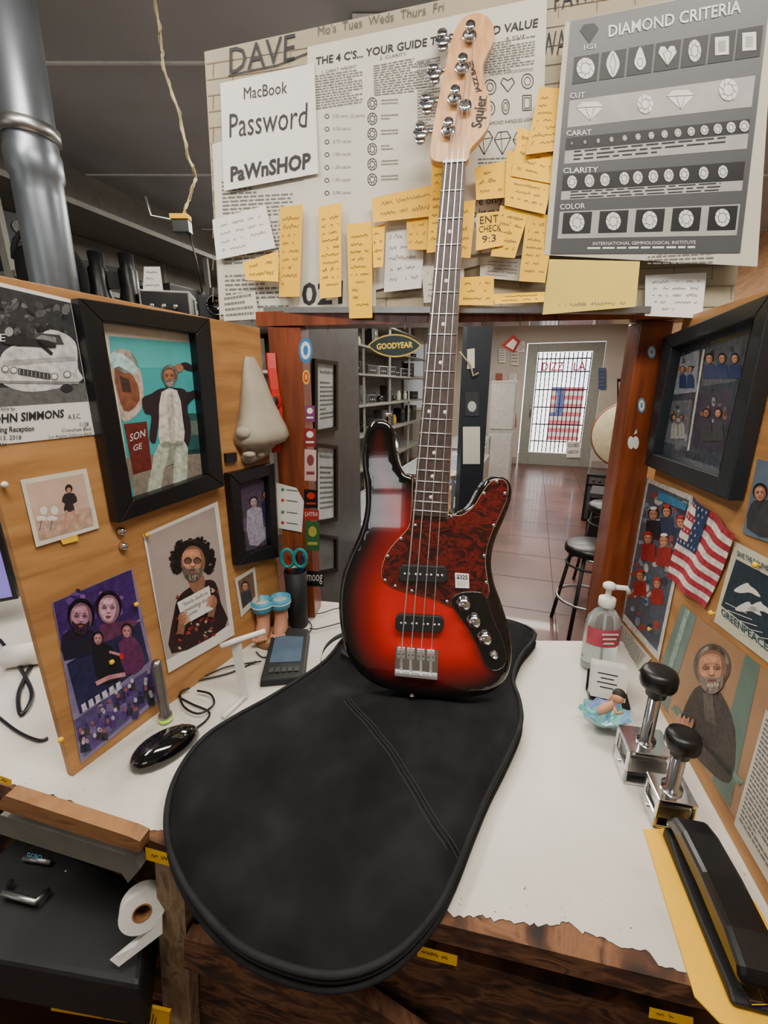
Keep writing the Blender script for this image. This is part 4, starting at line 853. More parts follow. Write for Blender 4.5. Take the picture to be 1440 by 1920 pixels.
zp=[bagtop(p[0],p[1],.0002) for p in catm([(650,1312,0),(700,1365,0),(742,1420,0),(790,1500,0),(830,1565,0),(862,1600,0)],False,6)]
mb=MB(); mb.tube(zp,.0018,PIP,6); mb.tube([p+Vector((.006,.002,-.0005)) for p in zp],.001,col('262628',.9),6); mb.tube([p+Vector((-.006,-.002,-.0005)) for p in zp],.001,col('262628',.9),6); mk(mb,'zipper','black coil zipper',parent=bag)
for path in([(600,1255),(606,1222),(625,1200),(655,1186)],[(640,1222),(665,1236),(700,1246),(740,1262)]):
    mb=MB(); pp=[H(p[0],p[1],1.044) for p in catm([(a,b,0) for a,b in path],False,5)]; 
    for a,b in zip(pp[:-1],pp[1:]): mb.prism([a+Vector((0,-.008,0)),b+Vector((0,-.008,0)),b+Vector((0,.008,0)),a+Vector((0,.008,0))],(0,0,.003),PIP)
    mk(mb,'strap','black webbing strap',parent=bag)
# =====================================================================  COUNTER OBJECTS
c=H(312,1408,1.0); ax=(H(375,1372,1.0)-H(255,1440,1.0)); ax.z=0; ax.normalize(); sd=Vector((-ax.y,ax.x,0))
e=thing('computer_mouse','black glossy computer mouse with a cable on the counter','mouse',c)
rings=[]
for i in range(13):
    t=i/12; ring=[]
    for k in range(20):
        a=2*math.pi*k/20; rx=.058*math.cos(a); ry=.033*math.sin(a)*(1-.12*math.cos(a))
        s_=math.sqrt(max(.0004,1-t**2.6)); ring.append(c+ax*rx*s_+sd*ry*s_+Vector((0,0,.001+.034*t)))
    rings.append(ring)
mb=MB(); mb.loft(rings,GBLACK); mk(mb,'mouse_shell',parent=e)
mb=MB(); mb.lathe(c+ax*.03+Vector((0,0,.029))-sd*.003,sd,[(.006,0),(.006,.006)],MBLACK,12); mk(mb,'scroll_wheel',parent=e)
mb=MB(); mb.tube([H(p[0],p[1],1.004) for p in catm([(366,1366,0),(385,1352,0),(392,1335,0),(360,1320,0),(335,1305,0),(335,1290,0),(365,1278,0),(430,1262,0),(480,1240,0)],False,6)],.002,BLACK,6); mk(mb,'cable','black cable',parent=e)
def cable(px,r,mat,z,label):
    mb=MB(); mb.tube([H(p[0],p[1],z) for p in catm([(a,b,0) for a,b in px],False,6)],r,mat,6); mk(mb,'cable',label,'cable')
cable([(355,1290),(338,1300),(345,1325),(372,1338),(400,1322),(395,1302),(370,1295)],.0022,BLACK,1.012,'thin black cable coiled on the counter')
cable([(480,1222),(500,1232),(560,1200),(585,1175),(560,1150)],.0015,BLACK,1.004,'thin black cable near the figurine')
cable([(575,1150),(600,1150),(640,1140),(655,1160),(600,1178),(580,1178)],.0015,BLACK,1.008,'thin black cable looped behind the payment terminal')
cable([(385,1268),(420,1252),(455,1245),(490,1240)],.002,BLACK,1.008,'black cable leading to the payment terminal')
cable([(0,1200),(30,1240),(60,1300),(40,1340),(35,1300),(60,1240),(75,1180)],.004,BLACK,1.006,'thick black cable looped on the counter')
cable([(-20,1330),(30,1370),(70,1388),(90,1384)],.003,BLACK,1.004,'black cable running behind the partition')
a,b,c_,d_=H(514,1192),H(582,1197),H(572,1282),H(487,1290)
e=thing('payment_terminal','black payment terminal with a grey screen on the counter','terminal',(a+b+c_+d_)/4)
ins=lambda q,t:[p.lerp((q[0]+q[1]+q[2]+q[3])/4,t) for p in q]
q=[a,b,c_,d_]; hz=[.03,.03,.016,.016]
mb=MB(); top=[p+Vector((0,0,h)) for p,h in zip(ins(q,.04),hz)]; mb.add([p+Vector((0,0,.001)) for p in q]+top,[(3,2,1,0),(4,5,6,7),(0,1,5,4),(1,2,6,5),(2,3,7,6),(3,0,4,7)],MBLACK); mk(mb,'terminal_body',parent=e,bevel=.003)
def tq(x,y,o=.0008): return (top[0].lerp(top[1],x)).lerp(top[3].lerp(top[2],x),y)+Vector((0,0,o))
mb=MB(); mb.add([tq(.12,.2),tq(.88,.2),tq(.88,.72),tq(.12,.72)],[(0,1,2,3)],col('4E5E70',.15)); mk(mb,'screen','grey blue screen',parent=e)
mb=MB(); 
for k in range(5): mb.prism([tq(.15+k*.15,.82),tq(.26+k*.15,.82),tq(.26+k*.15,.9),tq(.15+k*.15,.9)],(0,0,.002),DG2)
mk(mb,'button_row',parent=e)
P=H(458,1312); e=thing('plastic_stand','thin white plastic stand with a horizontal arm','stand',P)
topz=zat(P.y,1205); mb=MB()
mb.prism([P+Vector((-.008,0,.001)),P+Vector((.008,0,.001)),P+Vector((.004,.002,topz-1)),P+Vector((-.016,.002,topz-1))],(0,.006,0),WHITE); mk(mb,'upright',parent=e,bevel=.001)
mb=MB(); Z=Vector((P.x,P.y,topz)); mb.tube([Z+Vector((-.03,-.01,-.002)),Z+Vector((-.005,0,.004)),Z+Vector((.045,.03,.006))],.006,WHITE,8); mk(mb,'arm',parent=e)
mb=MB(); mb.tube([P+Vector((0,0,.006)),H(438,1326,1.006),H(418,1345,1.006)],.005,WHITE,8); mk(mb,'foot',parent=e)
P=H(312,1352); mb=MB(); h=zat(P.y,1240)-1; mb.lathe(P+Vector((0,0,.001)),(0,0,1),[(.012,0),(.012,h*.12),(.009,h*.15),(.009,h*.95),(.006,h)],STEEL,16)
o_=mk(mb,'metal_flashlight','slim silver metal tube standing on the counter','flashlight')
mb=MB(); mb.lathe(P+Vector((0,-.0005,.004)),(0,0,1),[(.0125,0),(.0125,.006)],col('A8D830',.4,emit=.4),16); mk(mb,'green_light','glowing green ring',parent=o_)
P=H(515,1199); e=thing('foot_figurine','ceramic feet with blue cuffs on a wooden slice','figurine',P)
mb=MB(); mb.lathe(P+Vector((0,0,.001)),(0,0,1),[(.045,0),(.048,.003),(.048,.014),(.044,.016)],TANWOOD,28); mb.lathe(P+Vector((0,0,.0171)),(0,0,1),[(.042,0),(.041,.0006)],col('B89468',.6,0,.2,40),28); mk(mb,'wood_base','round wood slice',parent=e)
for sx,dy,hh in((-.024,-.004,.085),(.016,.012,.085)):
    b_=P+Vector((sx,dy,.0185)); mb=MB(); rr=[]
    for z,cy,rx,ry in((0,-.010,.016,.030),(.008,-.010,.018,.031),(.02,-.004,.017,.024),(.034,.004,.016,.018),(.05,.006,.017,.017),(hh-.02,.006,.019,.019)):
        rr.append([b_+Vector((rx*math.cos(2*math.pi*k/16),cy+ry*math.sin(2*math.pi*k/16),z)) for k in range(16)])
    mb.loft(rr,SKIN)
    for k in range(5): mb.ball(b_+Vector((-.014+k*.007,-.040+abs(k-1)*.002,.007)),.0053-.0003*k,SKIN,(1,1.3,1))
    mk(mb,'foot','skin coloured bare foot with toes',parent=e)
    mb=MB(); mb.lathe(b_+Vector((0,.006,hh-.024)),(0,0,1),[(.019,0),(.024,.003),(.026,.014),(.027,.03),(.023,.03),(.021,.008)],col('4A98B4',.4),20); mb.lathe(b_+Vector((0,.006,hh-.008)),(0,0,1),[(.0272,0),(.0272,.003)],WHITE,20); mk(mb,'cuff','blue glazed cuff cup',parent=e)
P=H(560,1172); e=thing('pen_cup','black mesh pen cup on the counter','cup',P); mb=MB(); h=zat(P.y,1070)-1
mb.lathe(P+Vector((0,0,.001)),(0,0,1),[(.024,0),(.025,.002),(.029,h),(.027,h),(.023,.006)],MBLACK,24); mk(mb,'cup_body',parent=e)
e=thing('scissors','teal handled scissors standing in the pen cup','scissors',P+Vector((0,0,.01))); zt=zat(P.y,1045)
for s_ in(-1,1):
    mb=MB(); mb.tube([P+Vector((s_*.016+.016*math.cos(t),-.006,zt+.024*math.sin(t)-1)) for t in [2*math.pi*i/16 for i in range(16)]],.0045,col('1E8A8A',.35),8,True); mk(mb,'finger_ring','teal plastic ring',parent=e)
mb=MB(); mb.prism([P+Vector((-.006,-.006,.012)),P+Vector((.006,-.006,.012)),P+Vector((.01,-.006,zt-1-.02)),P+Vector((-.01,-.006,zt-1-.02))],(0,.003,0),CHROME); mk(mb,'blade',parent=e)
for dx,dy,cc in((-.014,.010,'C8302A'),(.014,.012,'2A4A9A'),(.0,.016,'181818')):
    mb=MB(); q=P+Vector((dx,dy,.012)); mb.tube([q,q+Vector((dx*.3,.002,h+.02)),q+Vector((dx*.35,.002,h+.03))],.004,col(cc,.4),8,taper=[1,1,.5]); mk(mb,'pen','ballpoint pen standing in the black cup','pen',group='pens in the cup')
P=H(40,1250); mb=MB(); mb.lathe(P+Vector((-.03,0,.026)),(1,.25,0),[(.01,0),(.025,0),(.025,.075),(.01,.075)],WHITE,24); mk(mb,'paper_roll','white receipt paper roll lying on the counter','paper roll')
e=thing('monitor','dark monitor with a glowing lilac screen behind the partition','monitor',(-1.16,.93,1.0))
mb=MB(); R=Matrix.Rotation(.5,3,'Z'); mb.box((-1.16,.93,1.22),(.42,.02,.3),BLACK,R); mb.box((-1.16,.93,1.035),(.05,.03,.07),BLACK); mb.box((-1.16,.93,1.008),(.2,.14,.012),BLACK); mk(mb,'monitor_case',parent=e)
mb=MB(); mb.box(Vector((-1.16,.93,1.22))+R@Vector((0,-.0115,0)),(.4,.002,.28),col('7A6AC0',.3,emit=.6),R); mk(mb,'screen','lilac glowing screen',parent=e)
P=Vector((.482,.83,1.0)); e=thing('sanitizer_bottle','clear hand sanitizer pump bottle with pink label','bottle',P)
CLR=col('DCE8E8',.05,0,.02,trans=.85,ior=1.3)
mb=MB(); mb.lathe(P+Vector((0,0,.001)),(0,0,1),[(.03,0),(.036,.004),(.037,.01),(.037,.11),(.034,.125),(.022,.142),(.013,.148),(.013,.158)],CLR,32,1,.8); mk(mb,'bottle_body','clear plastic',parent=e)
mb=MB(); n=14
vs=[]
for z in(.07,.112):
    for k in range(n+1): a=math.pi*(1.08+.84*k/n); vs.append(P+Vector((.0378*math.cos(a),.0308*math.sin(a),z)))
mb.add(vs,[(k,k+1,n+1+k+1,n+1+k) for k in range(n)],col('B8485A',.5),True)
for r in range(3):
    a=P+Vector((-.022,-.0318,.103-r*.011)); mb.box(a+Vector((.022,0,0)),(.035-r*.006,.0006,.004),WHITE)
mk(mb,'label','pink printed label',parent=e)
mb=MB(); mb.lathe(P+Vector((0,0,.155)),(0,0,1),[(.016,0),(.017,.002),(.017,.018),(.012,.02),(.006,.022),(.006,.04),(.013,.042),(.013,.05),(.008,.054)],WHITE,24); mb.tube([P+Vector((0,0,.2)),P+Vector((.03,-.012,.202)),P+Vector((.036,-.014,.192))],.0055,WHITE,10); mk(mb,'pump','white pump head',parent=e)
mb=MB(); mb.tube([P+Vector((0,0,.155)),P+Vector((.004,0,.012))],.0025,WHITE,8); mk(mb,'dip_tube',parent=e)
P=Vector((.452,.725,1)); R=Matrix.Rotation(-.35,3,'Z')@Matrix.Rotation(-.3,3,'X')
e=thing('card_holder','black plastic card holder on the counter','holder',P)
mb=MB(); mb.box(P+Vector((.004,.02,.024)),(.07,.004,.046),BLACK,R); mb.box(P+Vector((0,-.004,.006)),(.074,.046,.01),BLACK,Matrix.Rotation(-.35,3,'Z')); mk(mb,'holder_body',parent=e,bevel=.001)
for k in range(4):
    mb=MB(); cc=P+Vector((-.004,-.006+k*.0036,.045+k*.001)); mb.box(cc,(.062,.002,.066),WHITE,R)
    for r in range(4): mb.box(cc+R@Vector((-.004,-.0014,.016-r*.009)),(.036-(r%2)*.012,.0004,.0022),INK,R)
    mk(mb,'business_card','white business card standing in the black holder','card',group='business cards in the holder')
P=H(1130,1362); e=thing('shell_dish','iridescent turquoise scallop shell dish on the counter','dish',P)
SH=rampmat('iridescent',[(.3,'2EB0A8'),(.45,'90D0C0'),(.55,'62A0D0'),(.7,'C0A0D8')],(1,1,1),30,4,.15,1,1)
mb=MB(); vs=[];n=36;mm=8
for i in range(mm+1):
    t=i/mm
    for k in range(n):
        a=2*math.pi*k/n; rd=.044*t*(1+.09*math.cos(k*math.pi/2)*t); vs.append(P+Vector((rd*math.cos(a),rd*math.sin(a)*.8,.003+.03*t*t+.003*t*math.cos(a*12))))
mb.add(vs,[(i*n+k,i*n+(k+1)%n,(i+1)*n+(k+1)%n,(i+1)*n+k) for i in range(mm) for k in range(n)],SH,True); mk(mb,'shell_bowl',parent=e)
e=thing('doll_figurine','tiny reclining doll figurine resting in the shell dish','figurine',P+Vector((.004,0,.012)))
Q=P+Vector((.0,.0,.038)); mb=MB(); mb.tube([Q+Vector((-.02,-.004,-.006)),Q+Vector((-.006,0,0)),Q+Vector((.008,.003,.006)),Q+Vector((.016,.004,.012))],.009,SKIN,10,taper=[.5,.95,.9,.5]); mb.ball(Q+Vector((.022,.004,.022)),.0105,SKIN)
mb.tube([Q+Vector((.012,-.006,.01)),Q+Vector((.012,-.014,.004)),Q+Vector((.02,-.018,.01))],.003,SKIN,8); mb.tube([Q+Vector((.012,.01,.01)),Q+Vector((.014,.016,.014)),Q+Vector((.024,.014,.024))],.003,SKIN,8); mk(mb,'doll_body',parent=e)
mb=MB(); mb.ball(Q+Vector((.025,.008,.027)),.0115,HAIRC,(1,1,.85)); mk(mb,'hair','dark brown hair',parent=e)
mb=MB(); mb.tube([Q+Vector((-.018,-.004,-.004)),Q+Vector((-.03,-.006,-.002)),Q+Vector((-.036,-.004,.008))],.007,SH,10,taper=[.8,.5,.25]); mk(mb,'tail','turquoise tail',parent=e)
def stamper(u,v,w,d,h,kv,name_label,kr=.024):
    P=H(u,v); R=Matrix.Rotation(-.2,3,'Z'); e=thing('hand_stamp',name_label,'stamp',P,group='chrome stamps')
    zt=zat(P.y+.0,kv)-1
    mb=MB(); mb.box(P+Vector((0,0,.004)),(w,d,.006),CHROME,R)
    for s_ in(-1,1):
        mb.box(P+R@Vector((s_*(w/2-.002),-d/2+.004,h*.5)),(.004,.008,h*.96),CHROME,R); mb.box(P+R@Vector((s_*(w/2-.002),d/2-.004,h*.5)),(.004,.008,h*.96),CHROME,R); mb.box(P+R@Vector((s_*(w/2-.002),0,h*.25)),(.004,d,h*.4),CHROME,R)
    mb.box(P+Vector((0,0,h)),(w,d,.007),CHROME,R); mk(mb,'stamp_frame','chrome side frame',parent=e,bevel=.0012)
    mb=MB(); mb.box(P+Vector((0,0,h*.55)),(w*.8,d*.8,h*.42),STEEL,R); mb.tube([P+R@Vector((-w/2-.004,0,h*.3)),P+R@Vector((w/2+.004,0,h*.3))],.004,CHROME,10); mk(mb,'stamp_block','brushed steel printing block',parent=e,bevel=.001)
    kh=kr*1.8
    mb=MB(); mb.lathe(P+Vector((0,0,h)),(0,0,1),[(.014,0),(.014,.008),(.009,.01),(.009,zt-h-kh+.006)],CHROME,18); mk(mb,'shaft','chrome shaft',parent=e)
    mb=MB(); b=zt-kh; mb.lathe(P+Vector((0,0,b)),(0,0,1),[(.008,0),(kr*.55,.001),(kr*.6,kh*.25),(kr*.92,kh*.38),(kr,kh*.5),(kr,kh*.8),(kr*.9,kh*.95),(kr*.6,kh),(.001,kh)],BLACK,28); mk(mb,'handle','black round knob handle',parent=e)
stamper(1198,1448,.066,.058,.062,1256,'chrome self inking hand stamp with black knob',.0255)
stamper(1246,1530,.05,.048,.05,1374,'smaller chrome hand stamp with black knob',.022)
fp=[H(u,v,1.001) for u,v in((1206,1556),(1300,1556),(1420,1700),(1500,1850),(1500,1960),(1350,1920),(1302,1870))]
fp=[p if p.x<RP(p.y,1).x-.004 else Vector((RP(p.y,1).x-.004,p.y,1.001)) for p in fp]
mb=MB(); mb.prism(fp,(0,0,.002),YEL2); mk(mb,'yellow_envelope','yellow paper envelope under the stapler','envelope')
P0=H(1275,1572,1.004); P1=Vector((.376,.272,1.004)); ax=(P1-P0).normalized(); sd=ax.cross(Vector((0,0,1))).normalized()
e=thing('stapler','large black desk stapler resting on a yellow envelope','stapler',(P0+P1)/2); L=(P1-P0).length
def sprof(prof,wd,mat,name,lab=None,bev=.003):
    mb=MB(); pts=[P0+ax*(x*L)+Vector((0,0,z))+sd*wd/2 for x,z in prof]; mb.prism(pts,-sd*wd,mat); return mk(mb,name,lab,parent=e,bevel=bev)
sprof([(0.0,0),(1.0,0),(1.02,.006),(.95,.012),(.6,.009),(.3,.010),(.1,.018),(.0,.016)],.046,MBLACK,'base')
sprof([(.05,.018),(.97,.024),(.97,.034),(.05,.032)],.022,STEEL,'magazine','steel staple magazine',.001)
sprof([(-.03,.014),(-.01,.034),(.06,.048),(.2,.056),(.5,.06),(.8,.058),(.97,.05),(1.01,.04),(1.0,.028),(.9,.028),(.5,.031),(.1,.027)],.044,col('141416',.22),'top_arm','glossy black top arm',.009)
mb=MB(); mb.box(P0+ax*L*.95+Vector((0,0,.013)),(.02,.02,.002),CHROME); mk(mb,'anvil','steel anvil plate',parent=e)
# =====================================================================  BELOW COUNTER
cb=thing('counter_base','scraped brown wooden counter base with open shelves','counter base',(0,.5,0))
mb=pxprism(FRONT,[(372,1640),(830,1790),(1420,1960),(1420,2200),(380,2200)],.02,WORN,-.02); mk(mb,'front_panel','scraped brown wood',parent=cb)
mb=pxprism(FRONT,[(290,1612),(342,1627),(372,2150),(320,2150)],.03,PALEWOOD,.0); mk(mb,'front_upright','worn pale painted wood',parent=cb)
mb=pxprism(FRONT,[(345,1760),(610,1830),(800,1960),(800,2010),(345,1815)],.02,WORN,.012); mk(mb,'shelf_edge','scraped wooden edge',parent=cb)
mb=MB(); mb.prism([(-1.5,.62,.5),(-.3,.5,.5),(.6,.4,.5),(.6,.82,.5),(-1.5,.98,.5)],(0,0,.02),WORN); mk(mb,'lower_shelf','dark wooden board',parent=cb)
mb=MB(); mb.prism([(-1.5,1.0,.0),(.66,.85,.0),(.66,.87,.0),(-1.5,1.02,.0)],(0,0,.966),MBLACK); mk(mb,'rear_panel','dark panel',parent=cb)
dr=thing('keyboard_drawer','worn wooden sliding drawer with a grey metal slide','drawer',FRONT.hit(120,1600))
mb=pxprism(FRONT,[(10,1492),(240,1568),(262,1578),(262,1598),(236,1592),(0,1518),(0,1500)],.018,TANWOOD,.02); mk(mb,'drawer_rail','worn wooden rail',parent=dr)
mb=pxprism(FRONT,[(0,1528),(232,1602),(252,1604),(262,1630),(240,1656),(228,1638),(0,1564)],.014,col('74746A',.5,.3),.017); mk(mb,'metal_slide','grey metal drawer slide',parent=dr)
for q in ([(272,1588),(345,1608),(346,1632),(274,1612)],[(783,1772),(858,1792),(856,1812),(782,1793)],[(0,1454),(22,1462),(22,1474),(0,1468)],[(1218,1888),(1300,1908),(1300,1925),(1216,1908)]):
    sh=Sheet(FRONT,.008); sh.base(q,YEL); sh.scrib(1,INK,w=1.2); sheet('shelf_label','small yellow label stuck on the counter edge','label',sh,group='yellow labels on the counter edge')
e=thing('equipment_case','black hard case with a silver handle beneath the counter','case',H(140,1720,.68))
cq=[H(u,v,.8) for u,v in((-60,1650),(40,1560),(285,1660),(262,1850),(-60,1790))]
mb=MB(); mb.prism([Vector((p.x,p.y,.7)) for p in cq],(0,0,.1),MBLACK); mk(mb,'case_body',parent=e,bevel=.008)
mb=MB(); a=H(30,1640,.812); b=H(100,1655,.812); mb.tube([a+Vector((0,-.01,0)),a+Vector((.005,-.03,.004)),b+Vector((-.005,-.03,.004)),b+Vector((0,-.01,0))],.005,STEEL,8); mb.tube([H(45,1608,.81),H(95,1616,.81)],.005,STEEL,8); mb.text3('GOBO',H(50,1606,.818),H(78,1612,.818),Vector((0,.003,.006)),col('4AA8C8')); mk(mb,'handle','silver handle plate',parent=e)
P=H(268,1690,.87); mb=MB(); AX=(.45,-.85,.28); mb.ring_lathe(P,AX,[(.013,0),(.013,.022),(.03,.022),(.03,0)],WHITE,32); mb.ring_lathe(P,AX,[(.011,-.0005),(.011,.0225),(.013,.0225),(.013,-.0005)],TANWOOD,32)
e=mk(mb,'label_roll','roll of white labels hanging beneath the counter','label roll')
mb=MB(); mb.prism([P+Vector((.034,-.012,-.005)),P+Vector((.034,-.02,-.035)),P+Vector((-.02,-.045,-.06)),P+Vector((-.03,-.045,-.045)),P+Vector((.012,-.018,-.028))],(0,.001,0),WHITE); mk(mb,'loose_strip','white paper strip',parent=e)
for q,t in (([(60,1790),(108,1800),(95,1870),(45,1858)],None),([(105,1840),(250,1870),(238,1918),(95,1895)],'456'),([(262,1885),(318,1898),(314,1950),(255,1940)],'11'),([(415,1738),(450,1752),(448,1782),(412,1765)],None)):
    cs=[FRONT.hit(u,v,.034) for u,v in q]; mb=MB(); mb.prism(cs,-FRONT.n*.004,YEL2)
    if t: 
        a=FRONT.hit(q[3][0]+25,q[3][1]-4,.0348); b=FRONT.hit(q[2][0]-28,q[2][1]-6,.0348); mb.text3(t,a,b,FRONT.hit(q[0][0]+25,q[0][1]+16,.0348)-a,INK,.02)
    mk(mb,'inventory_tag','yellow inventory tag beneath the counter','tag',group='yellow inventory tags')
# =====================================================================  LEFT UPPER AREA
PIPE=col('7C8288',.36,.85,.2,6)
e=thing('duct_pipe','galvanised metal duct pipe rising to the ceiling','pipe',(-.965,1.35,1.0))
c=Vector((-.965,1.35,0)); mb=MB(); mb.lathe(c+Vector((0,0,1.0)),(.03,0,1),[(.058,0),(.058,1.1),(.058,1.14),(.064,1.15),(.064,1.2),(.060,1.21),(.060,1.79)],PIPE,32); mk(mb,'pipe_tube',parent=e)
mb=MB(); mb.lathe(c+Vector((.037,0,2.23)),(.03,0,1),[(.068,0),(.068,.03)],STEEL,32); mk(mb,'clamp_band','steel band',parent=e)
pts=[(288,-15,0),(300,60,0),(308,130,0),(335,210,0),(352,290,0),(366,330,0),(352,380,0),(340,412,0)]
CP=Plane((0,1.5,2),(0,-1,0)); pp=[CP.hit(p[0],p[1],.01*math.sin(i*.9)) for i,p in enumerate(catm(pts,False,8))]
e=thing('extension_cable','yellowish twisted extension cable hanging from the ceiling','cable',pp[-1])
mb=MB(); mb.tube(pp,.0035,col('D0C090',.6),8); mb.tube([p+Vector((.005*math.sin(i*1.1),.005*math.cos(i*1.1),0)) for i,p in enumerate(pp)],.0022,col('BCAC7C',.6),6); mk(mb,'cord','cream cord',parent=e)
mb=MB(); q=pp[-1]; mb.box(q+Vector((0,0,-.02)),(.05,.03,.035),BLACK); mb.box(q+Vector((0,-.004,.004)),(.055,.032,.014),YEL2); mk(mb,'plug_block','black and yellow socket block',parent=e,bevel=.002)
mb=MB(); mb.tube([q+Vector((-.1,.0,.06)),q+Vector((-.09,.0,.01)),q+Vector((-.03,0,-.0)),q+Vector((.0,0,-.01))],.004,STEEL,6); mb.tube([q+Vector((.02,0,-.03)),q+Vector((.03,0,-.1)),q+Vector((.04,.0,-.2))],.003,BLACK,6); mk(mb,'dangling_wire',parent=e)
SHF=col('7A7870',.6)
def lw(Y,o,z): v=LW(Y,o); v.z=z; return v
def shelf_unit(y0,y1,zs,depth,label,hh):
    e=thing('shelf_unit',label,'shelf',lw((y0+y1)/2,depth/2,0))
    for z in zs:
        mb=MB(); mb.prism([lw(y0,.01,z),lw(y1,.01,z),lw(y1,depth,z),lw(y0,depth,z)],(0,0,.025),SHF); mk(mb,'shelf_board',parent=e)
    n=max(2,int((y1-y0)/1.0)+1)
    for i in range(n):
        yy=y0+(y1-y0)*i/(n-1); mb=MB(); 
        for o_ in(.012,depth-.03): a=lw(yy,o_,0); mb.box(a+Vector((0,0,hh/2)),(.03,.03,hh),SHF)
        mk(mb,'upright',parent=e)
shelf_unit(2.2,4.6,(1.3,1.72,2.07,2.45),.4,'grey metal shelving full of used equipment',2.47)
shelf_unit(5.0,9.2,(.5,.95,1.35,1.75,2.1,2.45),.45,'grey shelving with rows of small items along the shop wall',2.7)
DK=[col('17181A',.45),col('24262A',.4),col('3A3836',.5),col('4A4A4C',.35),col('2A2622',.5)]
def camera_item(P,s=1.,yaw=0.):
    e=thing('camera','black used camera on a shelf','camera',P,group='used cameras on the shelves'); R=Matrix.Rotation(yaw,3,'Z'); m=random.choice(DK)
    mb=MB(); mb.box(P+Vector((0,0,.045*s)),(.14*s,.06*s,.085*s),m,R); mb.box(P+Vector((0,0,.1*s)),(.05*s,.05*s,.03*s),m,R); mk(mb,'camera_body',parent=e,bevel=.006*s)
    mb=MB(); mb.lathe(P+R@Vector((0,-.03*s,.045*s)),R@Vector((0,-1,0)),[(.036*s,0),(.036*s,.03*s),(.032*s,.034*s),(.034*s,.07*s),(.028*s,.07*s),(.024*s,.055*s)],GBLACK,18); mk(mb,'lens',parent=e)
def speaker_item(P,s=1.,yaw=0.):
    e=thing('speaker','small black loudspeaker on a shelf','speaker',P,group='speakers on the shelves'); R=Matrix.Rotation(yaw,3,'Z')
    mb=MB(); mb.box(P+Vector((0,0,.12*s)),(.15*s,.14*s,.238*s),random.choice(DK),R); mk(mb,'cabinet',parent=e,bevel=.004)
    for z,r in((.08,.055),(.185,.025)):
        mb=MB(); mb.lathe(P+R@Vector((0,-.071*s,z*s)),R@Vector((0,-1,0)),[(r*s,0),(r*s,.006),(r*s*.85,.007),(r*s*.3,-.0),(r*s*.2,.004)],GR if r<.03 else DG2,18); mk(mb,'driver',parent=e)
def jar_item(P,s=1.,yaw=0.):
    c_=random.choice(['8A6A3A','3A5A7A','9A9A96','A03A30','C8C4BA','5A6A4A','C8A030'])
    mb=MB(); mb.lathe(P+Vector((0,0,.001)),(0,0,1),[(.03*s,0),(.035*s,.005),(.035*s,.1*s),(.022*s,.12*s),(.024*s,.122*s),(.024*s,.14*s),(.001,.142*s)],col(c_,.35),16); mk(mb,'jar','small coloured canister on a shelf','jar',group='canisters on the shelves')
def bino(P,s=1.,yaw=0.):
    e=thing('binoculars','black binoculars standing on a shelf','binoculars',P); R=Matrix.Rotation(yaw,3,'Z')
    for d_ in(-1,1):
        mb=MB(); mb.lathe(P+R@Vector((d_*.045*s,0,.001)),(0,0,1),[(.038*s,0),(.04*s,.01*s),(.04*s,.05*s),(.03*s,.09*s),(.03*s,.15*s),(.022*s,.16*s),(.024*s,.2*s),(.02*s,.2*s)],BLACK,20); mk(mb,'barrel',parent=e)
    mb=MB(); mb.box(P+Vector((0,0,.12*s)),(.05*s,.02*s,.05*s),BLACK,R); mk(mb,'hinge',parent=e)
def gear_box(P,s=1.,yaw=0.):
    e=thing('equipment_box','grey electronic equipment box on a shelf','equipment',P,group='equipment boxes on the shelves'); R=Matrix.Rotation(yaw,3,'Z'); m=random.choice([col('6A6A68',.4),col('24262A',.4),col('9A9890',.5),col('4A4440',.5)])
    mb=MB(); mb.box(P+Vector((0,0,.061*s)),(.22*s,.18*s,.12*s),m,R); mk(mb,'equipment_case',parent=e,bevel=.005)
    mb=MB(); mb.box(P+R@Vector((0,-.0905*s,.061*s)),(.2*s,.003,.1*s),MBLACK,R)
    for k in range(3): mb.lathe(P+R@Vector(((-.06+k*.05)*s,-.092*s,.05*s)),R@Vector((0,-1,0)),[(.014*s,0),(.012*s,.012*s)],STEEL,12)
    mk(mb,'control_front',parent=e)
def case_item(P,s=1.,yaw=0.):
    e=thing('camera_bag','round black padded camera bag on a shelf','bag',P); R=Matrix.Rotation(yaw,3,'Z')
    mb=MB(); mb.lathe(P+R@Vector((-.05*s,0,.085*s)),R@Vector((1,0,0)),[(.05*s,0),(.075*s,.008*s),(.083*s,.03*s),(.083*s,.09*s),(.075*s,.115*s),(.05*s,.12*s)],FABRIC,26); mk(mb,'bag_shell',parent=e)
    mb=MB(); mb.tube([P+R@Vector((.01*s+.06*s*math.cos(t),-.05*s,.12*s+.07*s*math.sin(t))) for t in [math.pi*i/10 for i in range(11)]],.006*s,PIP,8); mk(mb,'strap',parent=e)
ya=math.atan2(1,.34)-0.2
fns=[camera_item,speaker_item,jar_item,gear_box,jar_item,gear_box]
random.seed(21)
for z in(2.096,1.746):
    y=2.35
    while y<4.4:
        fn=random.choice(fns); fn(lw(y,random.uniform(.2,.24),z),random.uniform(1.0,1.3),ya+random.uniform(-.2,.2)); y+=random.uniform(.25,.32)
for z in(.976,1.376,1.776,2.126):
    y=5.2
    while y<9: random.choice(fns)(lw(y,random.uniform(.22,.28),z),random.uniform(1.0,1.3),ya); y+=random.uniform(.3,.42)
e=MB(); e.prism([(-1.6,1.5,1.83),(-.48,1.82,1.83),(-.56,2.05,1.83),(-1.7,1.8,1.83)],(0,0,.025),SHF); 
for x,y in((-1.55,1.6),(-.6,1.9)): e.box((x,y,.915),(.03,.03,1.83),SHF); 
mk(e,'storage_shelf','grey shelf behind the partition holding cameras','shelf')
